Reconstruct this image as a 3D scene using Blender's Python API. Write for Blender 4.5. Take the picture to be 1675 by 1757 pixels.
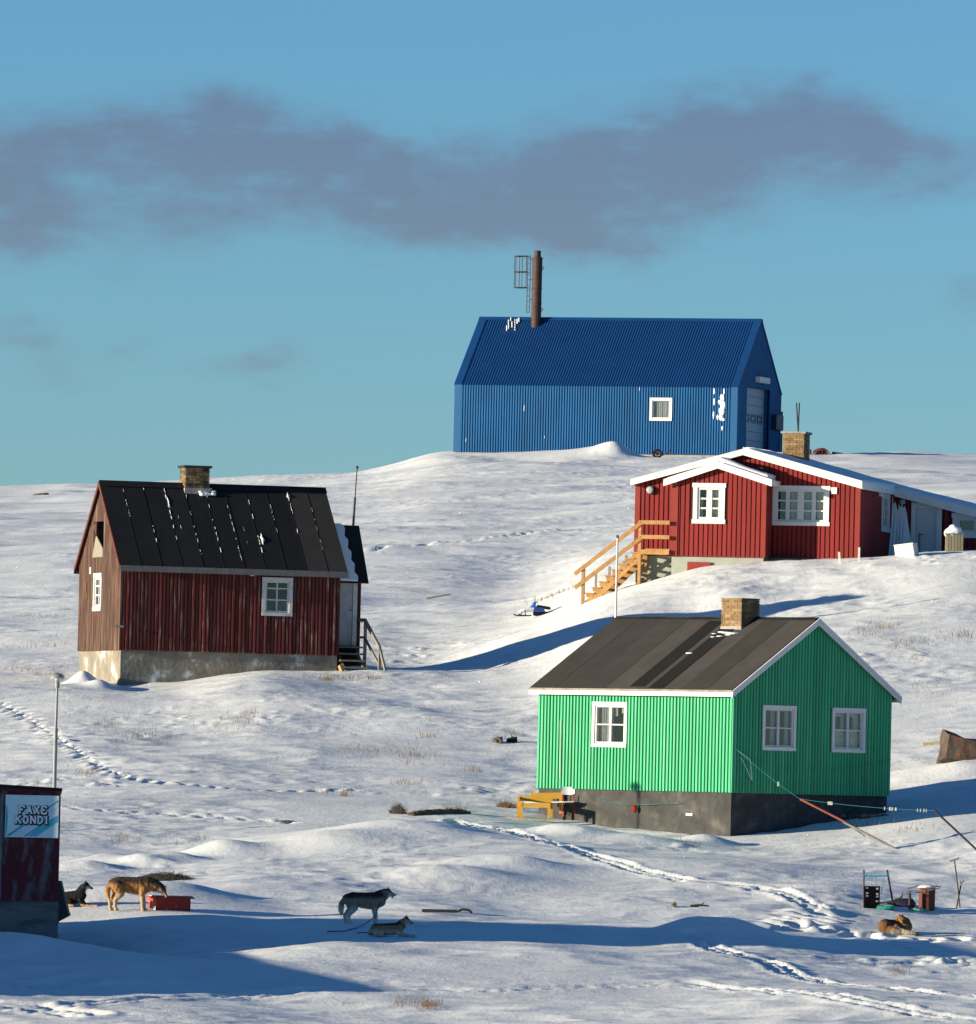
import bpy, bmesh, math, random
import numpy as np
from mathutils import Vector, Matrix, noise as mnoise
random.seed(7); rng = np.random.default_rng(11)
scene = bpy.context.scene
for o in list(bpy.data.objects): bpy.data.objects.remove(o)
C = scene.collection
# ---------------------------------------------------------------- camera, light, exposure
F, CX, CY = 16500.0, 837.5, 878.5           # long tele lens, in pixels of a 1675 px wide frame
ROLL, PITCH = math.radians(1.36), math.atan(.02925)
cr, sr, cp, sp = math.cos(ROLL), math.sin(ROLL), math.cos(PITCH), math.sin(PITCH)
ex, dn, fw = Vector((1,0,0)), Vector((0,sp,-cp)), Vector((0,cp,sp))
Rv, Dv = cr*ex - sr*dn, sr*ex + cr*dn
cam = bpy.data.cameras.new('camera'); camo = bpy.data.objects.new('camera', cam); C.objects.link(camo)
cam.sensor_fit = 'HORIZONTAL'; cam.sensor_width = 36; cam.lens = 36*F/1675
cam.clip_start = 1; cam.clip_end = 9000
camo.matrix_world = Matrix(((Rv.x,-Dv.x,-fw.x,0),(Rv.y,-Dv.y,-fw.y,0),(Rv.z,-Dv.z,-fw.z,0),(0,0,0,1)))
scene.camera = camo
SUN_EL, SUN_SIDE = math.radians(8.8), math.radians(71.0)
SD = Vector((-math.sin(SUN_SIDE)*math.cos(SUN_EL), -math.cos(SUN_SIDE)*math.cos(SUN_EL), math.sin(SUN_EL)))
sun = bpy.data.lights.new('sun', 'SUN'); sun.energy = 4.9; sun.angle = math.radians(.5); sun.color = (1,.87,.64)
so = bpy.data.objects.new('sun', sun); C.objects.link(so); so.rotation_euler = SD.to_track_quat('Z','Y').to_euler()
scene.cycles.diffuse_bounces = 2; scene.cycles.use_denoising = True
scene.view_settings.view_transform = 'Standard'; scene.view_settings.look = 'None'
scene.view_settings.exposure = 1.05; scene.view_settings.gamma = 1; scene.view_settings.use_curve_mapping = False
def ray(px, py):
    X, Y = (px-CX)/F, (py-CY)/F
    v = Rv*X + Dv*Y + fw
    return v/v.y
def at(px, py, d): return ray(px, py)*d

w = bpy.data.worlds.new('World'); scene.world = w; w.use_nodes = True
nt = w.node_tree; nt.nodes.clear()
def N(t, **k):
    n = nt.nodes.new(t)
    for a, b in k.items(): setattr(n, a, b)
    return n
def L(a, b): nt.links.new(a, b)
out = N('ShaderNodeOutputWorld'); bg = N('ShaderNodeBackground'); bg.inputs[1].default_value = .079
sky = N('ShaderNodeTexSky', sky_type='NISHITA', sun_disc=False)
sky.sun_elevation = SUN_EL; sky.sun_rotation = math.atan2(SD.x, SD.y) % (2*math.pi)
sky.air_density = .8; sky.dust_density = .0; sky.ozone_density = 5.0; sky.altitude = 50
tint = N('ShaderNodeMix', data_type='RGBA', blend_type='MULTIPLY'); tint.inputs[0].default_value = 1
SKY_TINT = (.90,.945,.90,1)
tint.inputs[7].default_value = SKY_TINT
L(sky.outputs[0], tint.inputs[6])
# clouds: soft violet-grey banks low in the sky, placed by direction (azimuth, elevation)
tc = N('ShaderNodeTexCoord'); sx = N('ShaderNodeSeparateXYZ'); L(tc.outputs['Generated'], sx.inputs[0])
def M2(op, a, b=None, c=None):
    n = N('ShaderNodeMath', operation=op)
    for i, v in enumerate((a, b, c)):
        if v is None: continue
        if isinstance(v, (int, float)): n.inputs[i].default_value = v
        else: L(v, n.inputs[i])
    return n.outputs[0]
az = M2('ARCTAN2', sx.outputs[0], sx.outputs[1]); el = M2('ARCSINE', sx.outputs[2])
cmb = N('ShaderNodeCombineXYZ'); L(az, cmb.inputs[0]); L(el, cmb.inputs[1])
def noise_w(vec, scale, detail, rough=.55):
    n = N('ShaderNodeTexNoise'); n.inputs['Scale'].default_value = scale; n.inputs['Detail'].default_value = detail
    n.inputs['Roughness'].default_value = rough; L(vec, n.inputs['Vector']); return n
mp = N('ShaderNodeMapping'); mp.inputs['Scale'].default_value = (1, 2.1, 1); L(cmb.outputs[0], mp.inputs[0])
nd = noise_w(mp.outputs[0], 42, 6, .62)
off = N('ShaderNodeVectorMath', operation='SUBTRACT'); L(nd.outputs['Color'], off.inputs[0]); off.inputs[1].default_value = (.5,.5,.5)
offs = N('ShaderNodeVectorMath', operation='SCALE'); L(off.outputs[0], offs.inputs[0]); offs.inputs['Scale'].default_value = .0125
wp = N('ShaderNodeVectorMath', operation='ADD'); L(cmb.outputs[0], wp.inputs[0]); L(offs.outputs[0], wp.inputs[1])
BLOBS = [(-80,320,150,110,.7),(60,300,160,95,.62),(170,225,150,60,.55),(300,215,150,65,.6),(420,230,130,60,.5),(530,262,150,62,.62),(650,240,120,50,.5),
         (60,385,190,50,.42),(330,330,220,80,.42),(560,350,240,70,.45),(420,300,160,60,.25),(720,320,150,80,.5),(830,340,190,75,.62),(980,330,180,85,.66),(1120,330,190,85,.62),(960,400,260,40,.35),
         (1060,265,150,50,.35),(1190,240,150,70,.6),(1300,190,130,62,.55),(1420,185,110,60,.5),(1360,270,170,80,.6),(1500,260,130,80,.55),(1240,350,160,60,.4),
         (1650,270,160,65,.5),(1690,500,70,60,.5),(60,570,110,30,.52),(230,580,45,24,.42),(120,635,80,30,.48),(400,615,80,28,.45),(490,598,60,34,.55),(250,470,200,40,.14),(700,430,240,60,.12),
         (1850,240,150,70,.5),(-300,350,180,90,.5),(-700,300,260,60,.5),(2300,300,260,70,.5)]
acc = None
for (bx, by, rx, ry, amp) in BLOBS:
    v = ray(bx, by); vn = v.normalized()
    ca, ce = math.atan2(vn.x, vn.y), math.asin(vn.z)
    s1 = N('ShaderNodeVectorMath', operation='SUBTRACT'); L(wp.outputs[0], s1.inputs[0]); s1.inputs[1].default_value = (ca, ce, 0)
    s2 = N('ShaderNodeVectorMath', operation='MULTIPLY'); L(s1.outputs[0], s2.inputs[0]); s2.inputs[1].default_value = (F/rx, F/ry, 0)
    s3 = N('ShaderNodeVectorMath', operation='DOT_PRODUCT'); L(s2.outputs[0], s3.inputs[0]); L(s2.outputs[0], s3.inputs[1])
    e = M2('MULTIPLY', M2('EXPONENT', M2('MULTIPLY', s3.outputs['Value'], -.9)), amp)
    acc = e if acc is None else M2('ADD', acc, e)
# the same kind of cloud all round the horizon
ring = noise_w(mp.outputs[0], 9, 5); far = N('ShaderNodeMapRange'); L(ring.outputs[0], far.inputs[0])
far.inputs[1].default_value = .52; far.inputs[2].default_value = .72
behind = M2('GREATER_THAN', M2('ABSOLUTE', az), .2)
low = N('ShaderNodeMapRange'); L(el, low.inputs[0]); low.inputs[1].default_value = .25; low.inputs[2].default_value = .05
acc = M2('ADD', acc, M2('MULTIPLY', M2('MULTIPLY', far.outputs[0], low.outputs[0]), behind))
tex2 = noise_w(mp.outputs[0], 110, 6, .6)
tm = N('ShaderNodeMapRange'); L(tex2.outputs[0], tm.inputs[0]); tm.inputs[1].default_value = .25; tm.inputs[2].default_value = .75
tm.inputs[3].default_value = .45; tm.inputs[4].default_value = 1.45
dens = N('ShaderNodeMapRange', interpolation_type='SMOOTHSTEP'); L(M2('MULTIPLY', acc, tm.outputs[0]), dens.inputs[0])
dens.inputs[1].default_value = .05; dens.inputs[2].default_value = 1.35; dens.inputs[4].default_value = .80
cm = N('ShaderNodeMix', data_type='RGBA', blend_type='MULTIPLY'); cm.inputs[0].default_value = 1
CLOUD_MUL = (.97,.53,.56,1)
L(tint.outputs[2], cm.inputs[6]); cm.inputs[7].default_value = CLOUD_MUL
cmix = N('ShaderNodeMix', data_type='RGBA'); L(dens.outputs[0], cmix.inputs[0]); L(tint.outputs[2], cmix.inputs[6]); L(cm.outputs[2], cmix.inputs[7])
L(cmix.outputs[2], bg.inputs[0]); L(bg.outputs[0], out.inputs[0])

# ---------------------------------------------------------------- materials
def mat(name, col, rough=.85, var=.2, scale=3.0, bump=0.0, bscale=40, obj=0.0, island=0.0, col2=None, c2scale=4, c2thr=(.5,.6),
        stretch=(1,1,1), metal=0.0, spec=.3, attr=None):
    m = bpy.data.materials.new(name); m.use_nodes = True; t = m.node_tree; b = t.nodes['Principled BSDF']
    b.inputs['Roughness'].default_value = rough; b.inputs['Metallic'].default_value = metal; b.inputs['Specular IOR Level'].default_value = spec
    def n(ty, **k):
        q = t.nodes.new(ty)
        for a_, b_ in k.items(): setattr(q, a_, b_)
        return q
    tcn = n('ShaderNodeTexCoord'); mpn = n('ShaderNodeMapping'); mpn.inputs['Scale'].default_value = stretch
    t.links.new(tcn.outputs['Object'], mpn.inputs[0])
    oi = n('ShaderNodeObjectInfo'); geo = n('ShaderNodeNewGeometry')
    offv = n('ShaderNodeVectorMath', operation='MULTIPLY_ADD')          # shift the pattern per object
    t.links.new(oi.outputs['Random'], offv.inputs[0]); offv.inputs[1].default_value = (37,53,71) if obj else (0,0,0)
    t.links.new(mpn.outputs[0], offv.inputs[2])
    vec = offv.outputs[0]
    nz = n('ShaderNodeTexNoise'); nz.inputs['Scale'].default_value = scale; nz.inputs['Detail'].default_value = 6; nz.inputs['Roughness'].default_value = .6
    t.links.new(vec, nz.inputs['Vector'])
    if attr:
        a = n('ShaderNodeVertexColor', layer_name=attr); base = a.outputs[0]
    else:
        rgb = n('ShaderNodeRGB'); rgb.outputs[0].default_value = (*col, 1); base = rgb.outputs[0]
    if col2:
        n2 = n('ShaderNodeTexNoise'); n2.inputs['Scale'].default_value = c2scale; n2.inputs['Detail'].default_value = 7; n2.inputs['Roughness'].default_value = .65
        t.links.new(vec, n2.inputs['Vector'])
        r = n('ShaderNodeMapRange'); t.links.new(n2.outputs[0], r.inputs[0]); r.inputs[1].default_value, r.inputs[2].default_value = c2thr
        mx = n('ShaderNodeMix', data_type='RGBA'); t.links.new(r.outputs[0], mx.inputs[0]); t.links.new(base, mx.inputs[6]); mx.inputs[7].default_value = (*col2, 1)
        base = mx.outputs[2]
    def scaleby(base, fac, amt):
        r = n('ShaderNodeMapRange'); t.links.new(fac, r.inputs[0]); r.inputs[3].default_value = 1-amt; r.inputs[4].default_value = 1+amt
        mx = n('ShaderNodeVectorMath', operation='SCALE'); t.links.new(base, mx.inputs[0]); t.links.new(r.outputs[0], mx.inputs['Scale'])
        return mx.outputs[0]
    if var:
        r = n('ShaderNodeMapRange'); t.links.new(nz.outputs[0], r.inputs[0]); r.inputs[1].default_value = .3; r.inputs[2].default_value = .7
        base = scaleby(base, r.outputs[0], var)
    if obj: base = scaleby(base, oi.outputs['Random'], obj)
    if island: base = scaleby(base, geo.outputs['Random Per Island'], island)
    t.links.new(base, b.inputs['Base Color'])
    if bump:
        nb = n('ShaderNodeTexNoise'); nb.inputs['Scale'].default_value = bscale; nb.inputs['Detail'].default_value = 5
        t.links.new(vec, nb.inputs['Vector'])
        bp = n('ShaderNodeBump'); bp.inputs['Strength'].default_value = 1; bp.inputs['Distance'].default_value = bump
        t.links.new(nb.outputs[0], bp.inputs['Height']); t.links.new(bp.outputs[0], b.inputs['Normal'])
    return m
# ---------------------------------------------------------------- terrain
D = np.array([150,185,200,208,215,222,230,236,241,250,262,275,279.5,284,292,305,330,345,400,460,530,560,620], float)
ROWS = {
 -600:[1950,1757,1655,1600,1555,1510,1460,1410,1380,1325,1255,1170,1155,1140,1115,1075,1020,990,925,885,850,842,852],
 0:[1980,1757,1648,1588,1547,1500,1450,1410,1380,1325,1255,1172,1156,1140,1110,1065,1010,975,915,875,845,839,852],
 130:[1980,1757,1650,1588,1548,1500,1450,1410,1380,1325,1250,1172,1156,1140,1105,1060,1005,970,910,870,840,835,850],
 300:[1980,1757,1645,1592,1552,1508,1455,1412,1380,1325,1250,1173,1156.5,1140,1100,1060,1000,965,905,865,835,829,848],
 450:[1980,1757,1647,1595,1552,1503,1450,1412,1380,1325,1243,1158,1146.5,1135,1105,1060,1000,965,900,858,828,820,842],
 600:[1980,1757,1648,1595,1550,1500,1450,1412,1380,1328,1248,1165,1153.5,1142,1108,1062,1000,960,893,850,816,810,838],
 750:[1980,1757,1650,1597,1552,1502,1452,1412,1385,1330,1250,1172,1157,1142,1105,1060,1000,958,885,838,786,779,818],
 900:[1980,1757,1655,1600,1560,1505,1450,1420,1396,1340,1250,1160,1130,1100,1072,1042,1000,955,880,832,786,788,815],
 1050:[1980,1757,1660,1605,1560,1510,1455,1427,1402,1340,1240,1120,1085,1052,1008,990,958,935,870,828,786,788,815],
 1200:[1980,1757,1665,1610,1565,1515,1460,1432,1402,1330,1215,1110,1076,1040,966,977,945,920,862,824,786,788,815],
 1350:[1980,1757,1672,1620,1575,1525,1465,1432,1398,1330,1205,1100,1070,1038,960,972,940,915,860,822,785,787,812],
 1500:[1980,1757,1680,1635,1590,1535,1470,1428,1392,1330,1205,1090,1060,1028,957,965,930,905,855,818,782,781,808],
 1675:[1980,1757,1685,1638,1592,1538,1472,1422,1385,1325,1205,1080,1048,1012,944,950,905,885,845,815,788,785,812],
 2300:[1980,1757,1685,1638,1592,1538,1470,1415,1380,1325,1205,1080,1048,1012,944,950,905,885,845,815,788,785,812]}
def horizon_y(px): return 1371 + (px-1255)*math.tan(ROLL)
cols = sorted(ROWS)
CU = np.array([((c-CX) + (1250-CY)*math.tan(ROLL))/F for c in cols])
EXT_D = np.array([-200,0,20,60,110]); EXT_H = np.array([-1.0,-1.8,-2.2,-5.0,-6.6])
FAR_D = np.array([760,1200,3000,6000]); 
DD = np.concatenate([EXT_D, D, FAR_D])
HH = []
for c in cols:
    h = [at(c, y, d).z for y, d in zip(ROWS[c], D)]
    e = h[-1]
    HH.append(np.concatenate([EXT_H, h, [e-1.5, e-8, e-40, e-60]]))
HH = np.array(HH)
def pchip_slopes(x, y):
    dx = np.diff(x); s = np.diff(y)/dx; m = np.zeros_like(y)
    for i in range(1, len(x)-1):
        if s[i-1]*s[i] > 0:
            w1 = 2*dx[i]+dx[i-1]; w2 = dx[i]+2*dx[i-1]; m[i] = (w1+w2)/(w1/s[i-1]+w2/s[i])
    m[0] = s[0]; m[-1] = s[-1]; return m
MS = np.array([pchip_slopes(DD, h) for h in HH])
def base_h(x, y):
    x = np.asarray(x, float); y = np.asarray(y, float)
    k = np.clip(np.searchsorted(DD, y)-1, 0, len(DD)-2)
    dx = DD[k+1]-DD[k]; t = np.clip((y-DD[k])/dx, 0, 1)
    h00=2*t**3-3*t**2+1; h10=t**3-2*t**2+t; h01=-2*t**3+3*t**2; h11=t**3-t**2
    colh = HH[:, k]*h00 + MS[:, k]*dx*h10 + HH[:, k+1]*h01 + MS[:, k+1]*dx*h11     # [ncol, n]
    u = np.clip(x/np.maximum(y, 140), CU[0], CU[-1])
    j = np.clip(np.searchsorted(CU, u)-1, 0, len(CU)-2); n = np.arange(len(u))
    w_ = CU[j+1]-CU[j]; t = (u-CU[j])/w_
    p0, p1 = colh[j, n], colh[j+1, n]
    jm, jp = np.maximum(j-1, 0), np.minimum(j+2, len(CU)-1)
    m0 = (p1-colh[jm, n])/(CU[j+1]-CU[jm]); m1 = (colh[jp, n]-p0)/(CU[jp]-CU[j])
    return (2*t**3-3*t**2+1)*p0+(t**3-2*t**2+t)*w_*m0+(-2*t**3+3*t**2)*p1+(t**3-t**2)*w_*m1
_perm = rng.permutation(1024); _gr = rng.uniform(0, 2*np.pi, 1024)
def perlin(x, y):
    xi, yi = np.floor(x).astype(int), np.floor(y).astype(int); xf, yf = x-xi, y-yi
    def g(ix, iy, fx, fy):
        a = _gr[(_perm[ix & 1023] + iy*57) & 1023]; return np.cos(a)*fx+np.sin(a)*fy
    u_, v_ = xf**3*(xf*(xf*6-15)+10), yf**3*(yf*(yf*6-15)+10)
    a = g(xi, yi, xf, yf)*(1-u_)+g(xi+1, yi, xf-1, yf)*u_
    b = g(xi, yi+1, xf, yf-1)*(1-u_)+g(xi+1, yi+1, xf-1, yf-1)*u_
    return (a*(1-v_)+b*v_)*1.5
def smooth(a, b, x):
    t = np.clip((x-a)/(b-a), 0, 1); return t*t*(3-2*t)
# base solver: where a sight line meets the ground (first hit beyond dmin)
def gpos(px, py, dmin=186, dmax=580, zoff=0.0):
    r = ray(px, py); ds = np.arange(dmin, dmax, .1)
    z = ground_h(r.x*ds, ds) + zoff - r.z*ds
    i = np.argmax(z >= 0)
    d = ds[i] if z[i] >= 0 else dmin
    return Vector((r.x*d, d, float(ground_h(np.array([r.x*d]), np.array([d]))[0])))
# local mounds: (px, py, depth, radius across, radius deep, height, turn)
MOUNDS = [(752,1390,233.0,.95,.75,.16,0),(1660,1700,190,2,1.5,.1,0),(1055,772,519,1.0,2.6,.60,0),(1018,778,520,1.9,3.2,.42,0),(965,781,520,2.6,3.3,.30,0),(890,784,521,3.0,3.5,.16,0),(760,785,520,2.5,4,.25,0),
  (-330,1690,190,2.6,2.2,1.5,0),(30,1628,196,3.5,2.6,.42,0),(-80,1620,196,4,3,.5,0),
  (1120,1585,206,2.4,1.6,.22,0),(1190,1590,207,.8,.9,.3,0),(1250,1590,208,.7,.8,.24,0),(1290,1590,207.5,1.3,1.2,.18,0),
  (172,1166,273.4,.42,.6,.26,0),(142,1154,274.6,.42,.6,.42,0),(120,1166,273,.8,.8,.15,0),(980,1412,233.5,1.1,1.0,.35,0),(1110,1440,233,1.4,1.0,.22,0),
  (1210,1425,234,.7,.5,.28,0),(1190,1480,226,3,2,.12,0),(230,1500,214,2.2,1.2,.25,0),(300,1505,215,1.1,.8,.22,0),
  (700,1435,231,2.2,1.6,.4,0),(560,1440,229,1.6,1.2,.25,0),(380,1435,228,.9,.8,.35,0),(300,1450,226,.7,.7,.22,0),(250,1455,225,.6,.6,.2,0),
  (780,1500,221,1.6,1.2,.2,0),(880,1480,224,1.3,1.0,.22,0),(190,1450,226,.8,.8,.18,0),(150,1470,223,.9,.7,.2,0),
  (1200,1010,285,1.4,1.5,-.18,.0),(1260,1015,286,1.0,1.2,.14,0),(1120,1010,286,1.5,1.6,.1,0),(1580,1310,250,1.2,1.0,-.15,0),(1640,1330,249,3,1.2,.25,0)]
TR = []      # filled below with world polylines
def ground_base2(x, y):
    h = base_h(x, y)
    for (px, py, d, rx, ry, a, tn) in MOUNDS:
        p = at(px, py, d)
        q = ((x-p.x)/rx)**2 + ((y-d)/ry)**2
        h = h + a*np.exp(-q)
    return h
def rough_mask(x, y):
    m = np.zeros_like(x)
    for (px, py, d, rx, ry, a) in ROUGH:
        p = at(px, py, d); m = m + a*np.exp(-(((x-p.x)/rx)**2+((y-d)/ry)**2))
    return np.clip(m, 0, 1.3)
ROUGH = [(760,1110,290,1.6,4,1.2),(690,1130,286,1.0,2.5,.8),(900,985,340,2.5,7,.6),(960,1000,330,1.6,6,.7),(830,1150,280,3,3,.25),
  (850,1340,247,2.2,2.0,.9),(740,1345,246,1.6,2.0,.5),(60,1340,247,2.4,2.0,.9),(150,1340,247,1.6,1.6,1.3),(210,1345,246,.8,1.2,.9),
  (1250,1590,207,1.0,1.2,1.0),(1560,1625,205,2.2,2.0,.9),(1620,1640,203,2.0,1.5,.7),(130,1600,203,1.3,2.0,.7),(210,1620,202,1.2,1.2,.5),
  (1400,1035,284,5,3,.15),(1620,1080,272,3,4,.45),(1200,1010,287,3,3,.2),(1600,970,290,2,1.5,.8),(1540,990,288,2.5,2,.35),(1330,1010,287,4,3,.12),
  (430,1220,266,6,5,.35),(640,1240,263,4,4,.3),(250,1250,262,4,5,.35),(1450,1430,232,3,2,.35),(1600,1420,233,3,2,.3),(560,1625,204,2.5,.8,.6),(380,1625,204,1.5,.8,.6),
  (300,1470,223,3,2.5,.45),(700,1460,226,4,3,.35),(1150,1445,232,1.5,.8,.6),(1600,1560,213,1.5,1.2,.8)]
def detail(x, y):
    # wind direction: ripples and sastrugi stretched along a slanting axis
    c, s = math.cos(.35), math.sin(.35); a, b = c*x+s*y, -s*x+c*y
    near = 1-smooth(600, 800, y)
    h = .27*perlin(x/10+3, y/13+9) + .15*perlin(a/4.2, b/4.6)*smooth(-.6,.5,perlin(x/9+8,y/12+31))
    r1 = perlin(a/3.4+7, b/1.9+2); h += .055*r1
    r2 = perlin(a/1.9+17, b/.85+5); h += .042*(1-np.abs(r2)*2)*smooth(-.7,.3,perlin(x/6+77,y/8+5))
    r3 = perlin(a/.85+1, b/.42); patch = smooth(-.1, .5, perlin(x/5+40, y/7+11))
    h += .014*(1-2*np.abs(r3))*(.35+1.2*patch) + .008*perlin(a/.34, b/.2)*(.4+patch)
    rm = rough_mask(x, y)
    ch = np.abs(perlin(x/.42+5, y/.5))+.5*np.abs(perlin(x/.2, y/.24+8))
    rm = rm*smooth(-.5, .6, perlin(x/1.3+61, y/1.6+13)); far_ = 1-.75*smooth(310, 360, y)
    h += far_*rm*(.085*ch*(.5+smooth(-.4,.4,perlin(x/.8,y/.9+44))) - .04)
    return h*near
def ground_nt(x, y):
    return ground_base2(x, y) + detail(x, y)*smooth(160, 186, y)
ground_h = ground_nt
def track(pts, dmin=186, dmax=580):
    P = [gpos(px, py, dmin, dmax) for px, py in pts]
    out_ = []
    for a, b in zip(P[:-1], P[1:]):
        n = max(2, int((b-a).length/.35))
        for i in range(n): out_.append(a.lerp(b, i/n))
    out_.append(P[-1]); return np.array([(p.x, p.y) for p in out_])
TRACKS = [  # polyline, kind, half width, depth
  ([(780,1412),(870,1425),(960,1450),(1080,1490),(1180,1512),(1260,1518),(1340,1530),(1380,1550),(1410,1562)],'ski',.26,.05),
  ([(1190,1605),(1250,1635),(1310,1650),(1360,1675),(1440,1690),(1560,1700),(1700,1710)],'ski',.28,.055),
  ([(-60,1738),(100,1730),(300,1712),(560,1700),(840,1700),(1080,1693),(1180,1688),(1340,1700),(1500,1722),(1660,1750)],'ski',.34,.045),
  ([(-60,1715),(60,1728),(150,1750)],'ski',.45,.05),
  ([(-40,1190),(0,1208),(60,1240),(110,1275),(160,1310),(220,1335),(300,1345)],'foot',.24,.09),
  ([(100,1385),(200,1392),(360,1402),(500,1412)],'foot',.18,.045),
  ([(300,1345),(420,1356),(600,1356)],'foot',.2,.06),
  ([(640,943),(750,930),(900,915),(1095,900)],'foot',.28,.09),
  ([(1400,1565),(1370,1580),(1340,1590)],'foot',.6,.12),
  ([(1500,1612),(1560,1630),(1640,1650),(1700,1660)],'foot',.6,.10),
  ([(1380,1590),(1450,1600),(1510,1610),(1600,1615),(1700,1612)],'foot',.4,.09),
  ([(-20,1700),(120,1690),(300,1690)],'foot',.2,.04)]
TRW = [(track(p), k, hw, dp) for p, k, hw, dp in TRACKS]
def carve(x, y):
    h = np.zeros_like(x)
    for P, kind, hw, dp in TRW:
        m = (x > P[:,0].min()-2) & (x < P[:,0].max()+2) & (y > P[:,1].min()-3) & (y < P[:,1].max()+3)
        idx = np.nonzero(m)[0]
        if len(idx) == 0: continue
        xs, ys = x[idx], y[idx]; best = np.full(len(idx), 9e9); al = np.zeros(len(idx)); s0 = 0.0
        for a, b in zip(P[:-1], P[1:]):
            v = b-a; Ls = np.hypot(*v)
            if Ls < 1e-6: continue
            nb = np.nonzero((xs > min(a[0],b[0])-1.4) & (xs < max(a[0],b[0])+1.4) & (ys > min(a[1],b[1])-1.4) & (ys < max(a[1],b[1])+1.4))[0]
            if len(nb):
                t = np.clip(((xs[nb]-a[0])*v[0]+(ys[nb]-a[1])*v[1])/Ls**2, 0, 1)
                d = np.hypot(xs[nb]-a[0]-t*v[0], ys[nb]-a[1]-t*v[1])*np.sign((xs[nb]-a[0])*v[1]-(ys[nb]-a[1])*v[0]+1e-9)
                bt = np.abs(d) < np.abs(best[nb]); q = nb[bt]; best[q] = d[bt]; al[q] = s0+t[bt]*Ls
            s0 += Ls
        d = best; ad = np.abs(d); nzv = perlin(al*1.7+hw*9, d*3)
        if kind == 'ski':
            g = -dp*np.exp(-((ad-hw*.6)/(.28*hw))**2) + dp*.55*np.exp(-((ad-hw*1.25)/(.35*hw))**2) + dp*.9*perlin(al*4.1+hw*9, d*9)*np.exp(-(ad/(hw*1.3))**2) + dp*.5*nzv*np.exp(-(ad/(hw*1.5))**2)
        else:
            st = np.sin(al*2*np.pi/.62 + np.sign(d)*1.3)
            g = -dp*smooth(-.1, .7, st)*np.exp(-((ad-hw*.45)/(.5*hw))**2) + dp*.45*smooth(.2, -.7, st)*np.exp(-((ad-hw*.6)/(.7*hw))**2) + dp*.4*nzv*np.exp(-(ad/(hw*1.6))**2)
        h[idx] += np.where(ad < 1.4, g, 0)
    return h
def ground_full(x, y): return ground_nt(x, y) + carve(x, y)
def axis(parts):
    a = []
    for lo, hi, st in parts: a += list(np.arange(lo, hi, st))
    a.append(parts[-1][1]); return np.array(a)
gx = axis([(-2500,-400,300),(-400,-100,30),(-100,-40,4),(-40,-24,1),(-24,-16,.25),(-16,16,.085),(16,24,.25),(24,40,1),(40,100,4),(100,400,30),(400,2500,300)])
gy = axis([(-300,150,15),(150,184,1.5),(184,240,.11),(240,300,.13),(300,345,.25),(345,560,.5),(560,640,2),(640,1200,40),(1200,6000,400)])
XX, YY = np.meshgrid(gx, gy); sh = XX.shape
xf, yf = XX.ravel(), YY.ravel()
zf = np.empty_like(xf)
for i in range(0, len(xf), 60000):
    sl = slice(i, i+60000); zf[sl] = ground_full(xf[sl], yf[sl])
me = bpy.data.meshes.new('snow_ground')
nv = len(xf); me.vertices.add(nv); me.vertices.foreach_set('co', np.stack([xf, yf, zf], 1).ravel())
R_, K_ = sh; ii = np.arange(R_-1)[:, None]*K_ + np.arange(K_-1)[None]; ii = ii.ravel()
quads = np.stack([ii, ii+1, ii+K_+1, ii+K_], 1).ravel(); nq = len(ii)
me.loops.add(nq*4); me.loops.foreach_set('vertex_index', quads.astype(np.int32))
me.polygons.add(nq); me.polygons.foreach_set('loop_start', np.arange(0, nq*4, 4, dtype=np.int32)); me.polygons.foreach_set('loop_total', np.full(nq, 4, np.int32))
me.polygons.foreach_set('use_smooth', np.ones(nq, bool)); me.update(); me.validate()
grd = bpy.data.objects.new('snow_ground', me); C.objects.link(grd); grd['kind'] = 'structure'
print('terrain quads', nq)
ZG = zf.reshape(sh)
def gz(x, y):
    return float(ground_full(np.array([float(x)]), np.array([float(y)]))[0])
# snow material: faint warm patches where heath grass shows through, wind crust, fine grain
m = bpy.data.materials.new('snow'); m.use_nodes = True; t = m.node_tree; b = t.nodes['Principled BSDF']
def tn(ty, **k):
    q = t.nodes.new(ty)
    for a_, b_ in k.items(): setattr(q, a_, b_)
    return q
b.inputs['Roughness'].default_value = .6; b.inputs['Specular IOR Level'].default_value = .25
tcn = tn('ShaderNodeTexCoord')
def tnoise(scale, det, rough=.55, st=(1,1,1)):
    mpn = tn('ShaderNodeMapping'); mpn.inputs['Scale'].default_value = st; t.links.new(tcn.outputs['Object'], mpn.inputs[0])
    q = tn('ShaderNodeTexNoise'); q.inputs['Scale'].default_value = scale; q.inputs['Detail'].default_value = det; q.inputs['Roughness'].default_value = rough
    t.links.new(mpn.outputs[0], q.inputs['Vector']); return q.outputs[0]
def trange(f, a, b_, c=0, d=1):
    r = tn('ShaderNodeMapRange'); t.links.new(f, r.inputs[0])
    for i, v in enumerate((a, b_, c, d)): r.inputs[i+1].default_value = v
    return r.outputs[0]
def tmix(f, a, b_):
    q = tn('ShaderNodeMix', data_type='RGBA')
    if isinstance(f, float): q.inputs[0].default_value = f
    else: t.links.new(f, q.inputs[0])
    for i, v in ((6, a), (7, b_)):
        if isinstance(v, tuple): q.inputs[i].default_value = (*v, 1)
        else: t.links.new(v, q.inputs[i])
    return q.outputs[2]
SNOW = (.79,.81,.815); CRUST = (.65,.68,.70); HEATH = (.33,.27,.20)
c1 = tmix(trange(tnoise(.55, 8, .62, (1,.6,1)), .35, .7), SNOW, CRUST)
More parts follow.
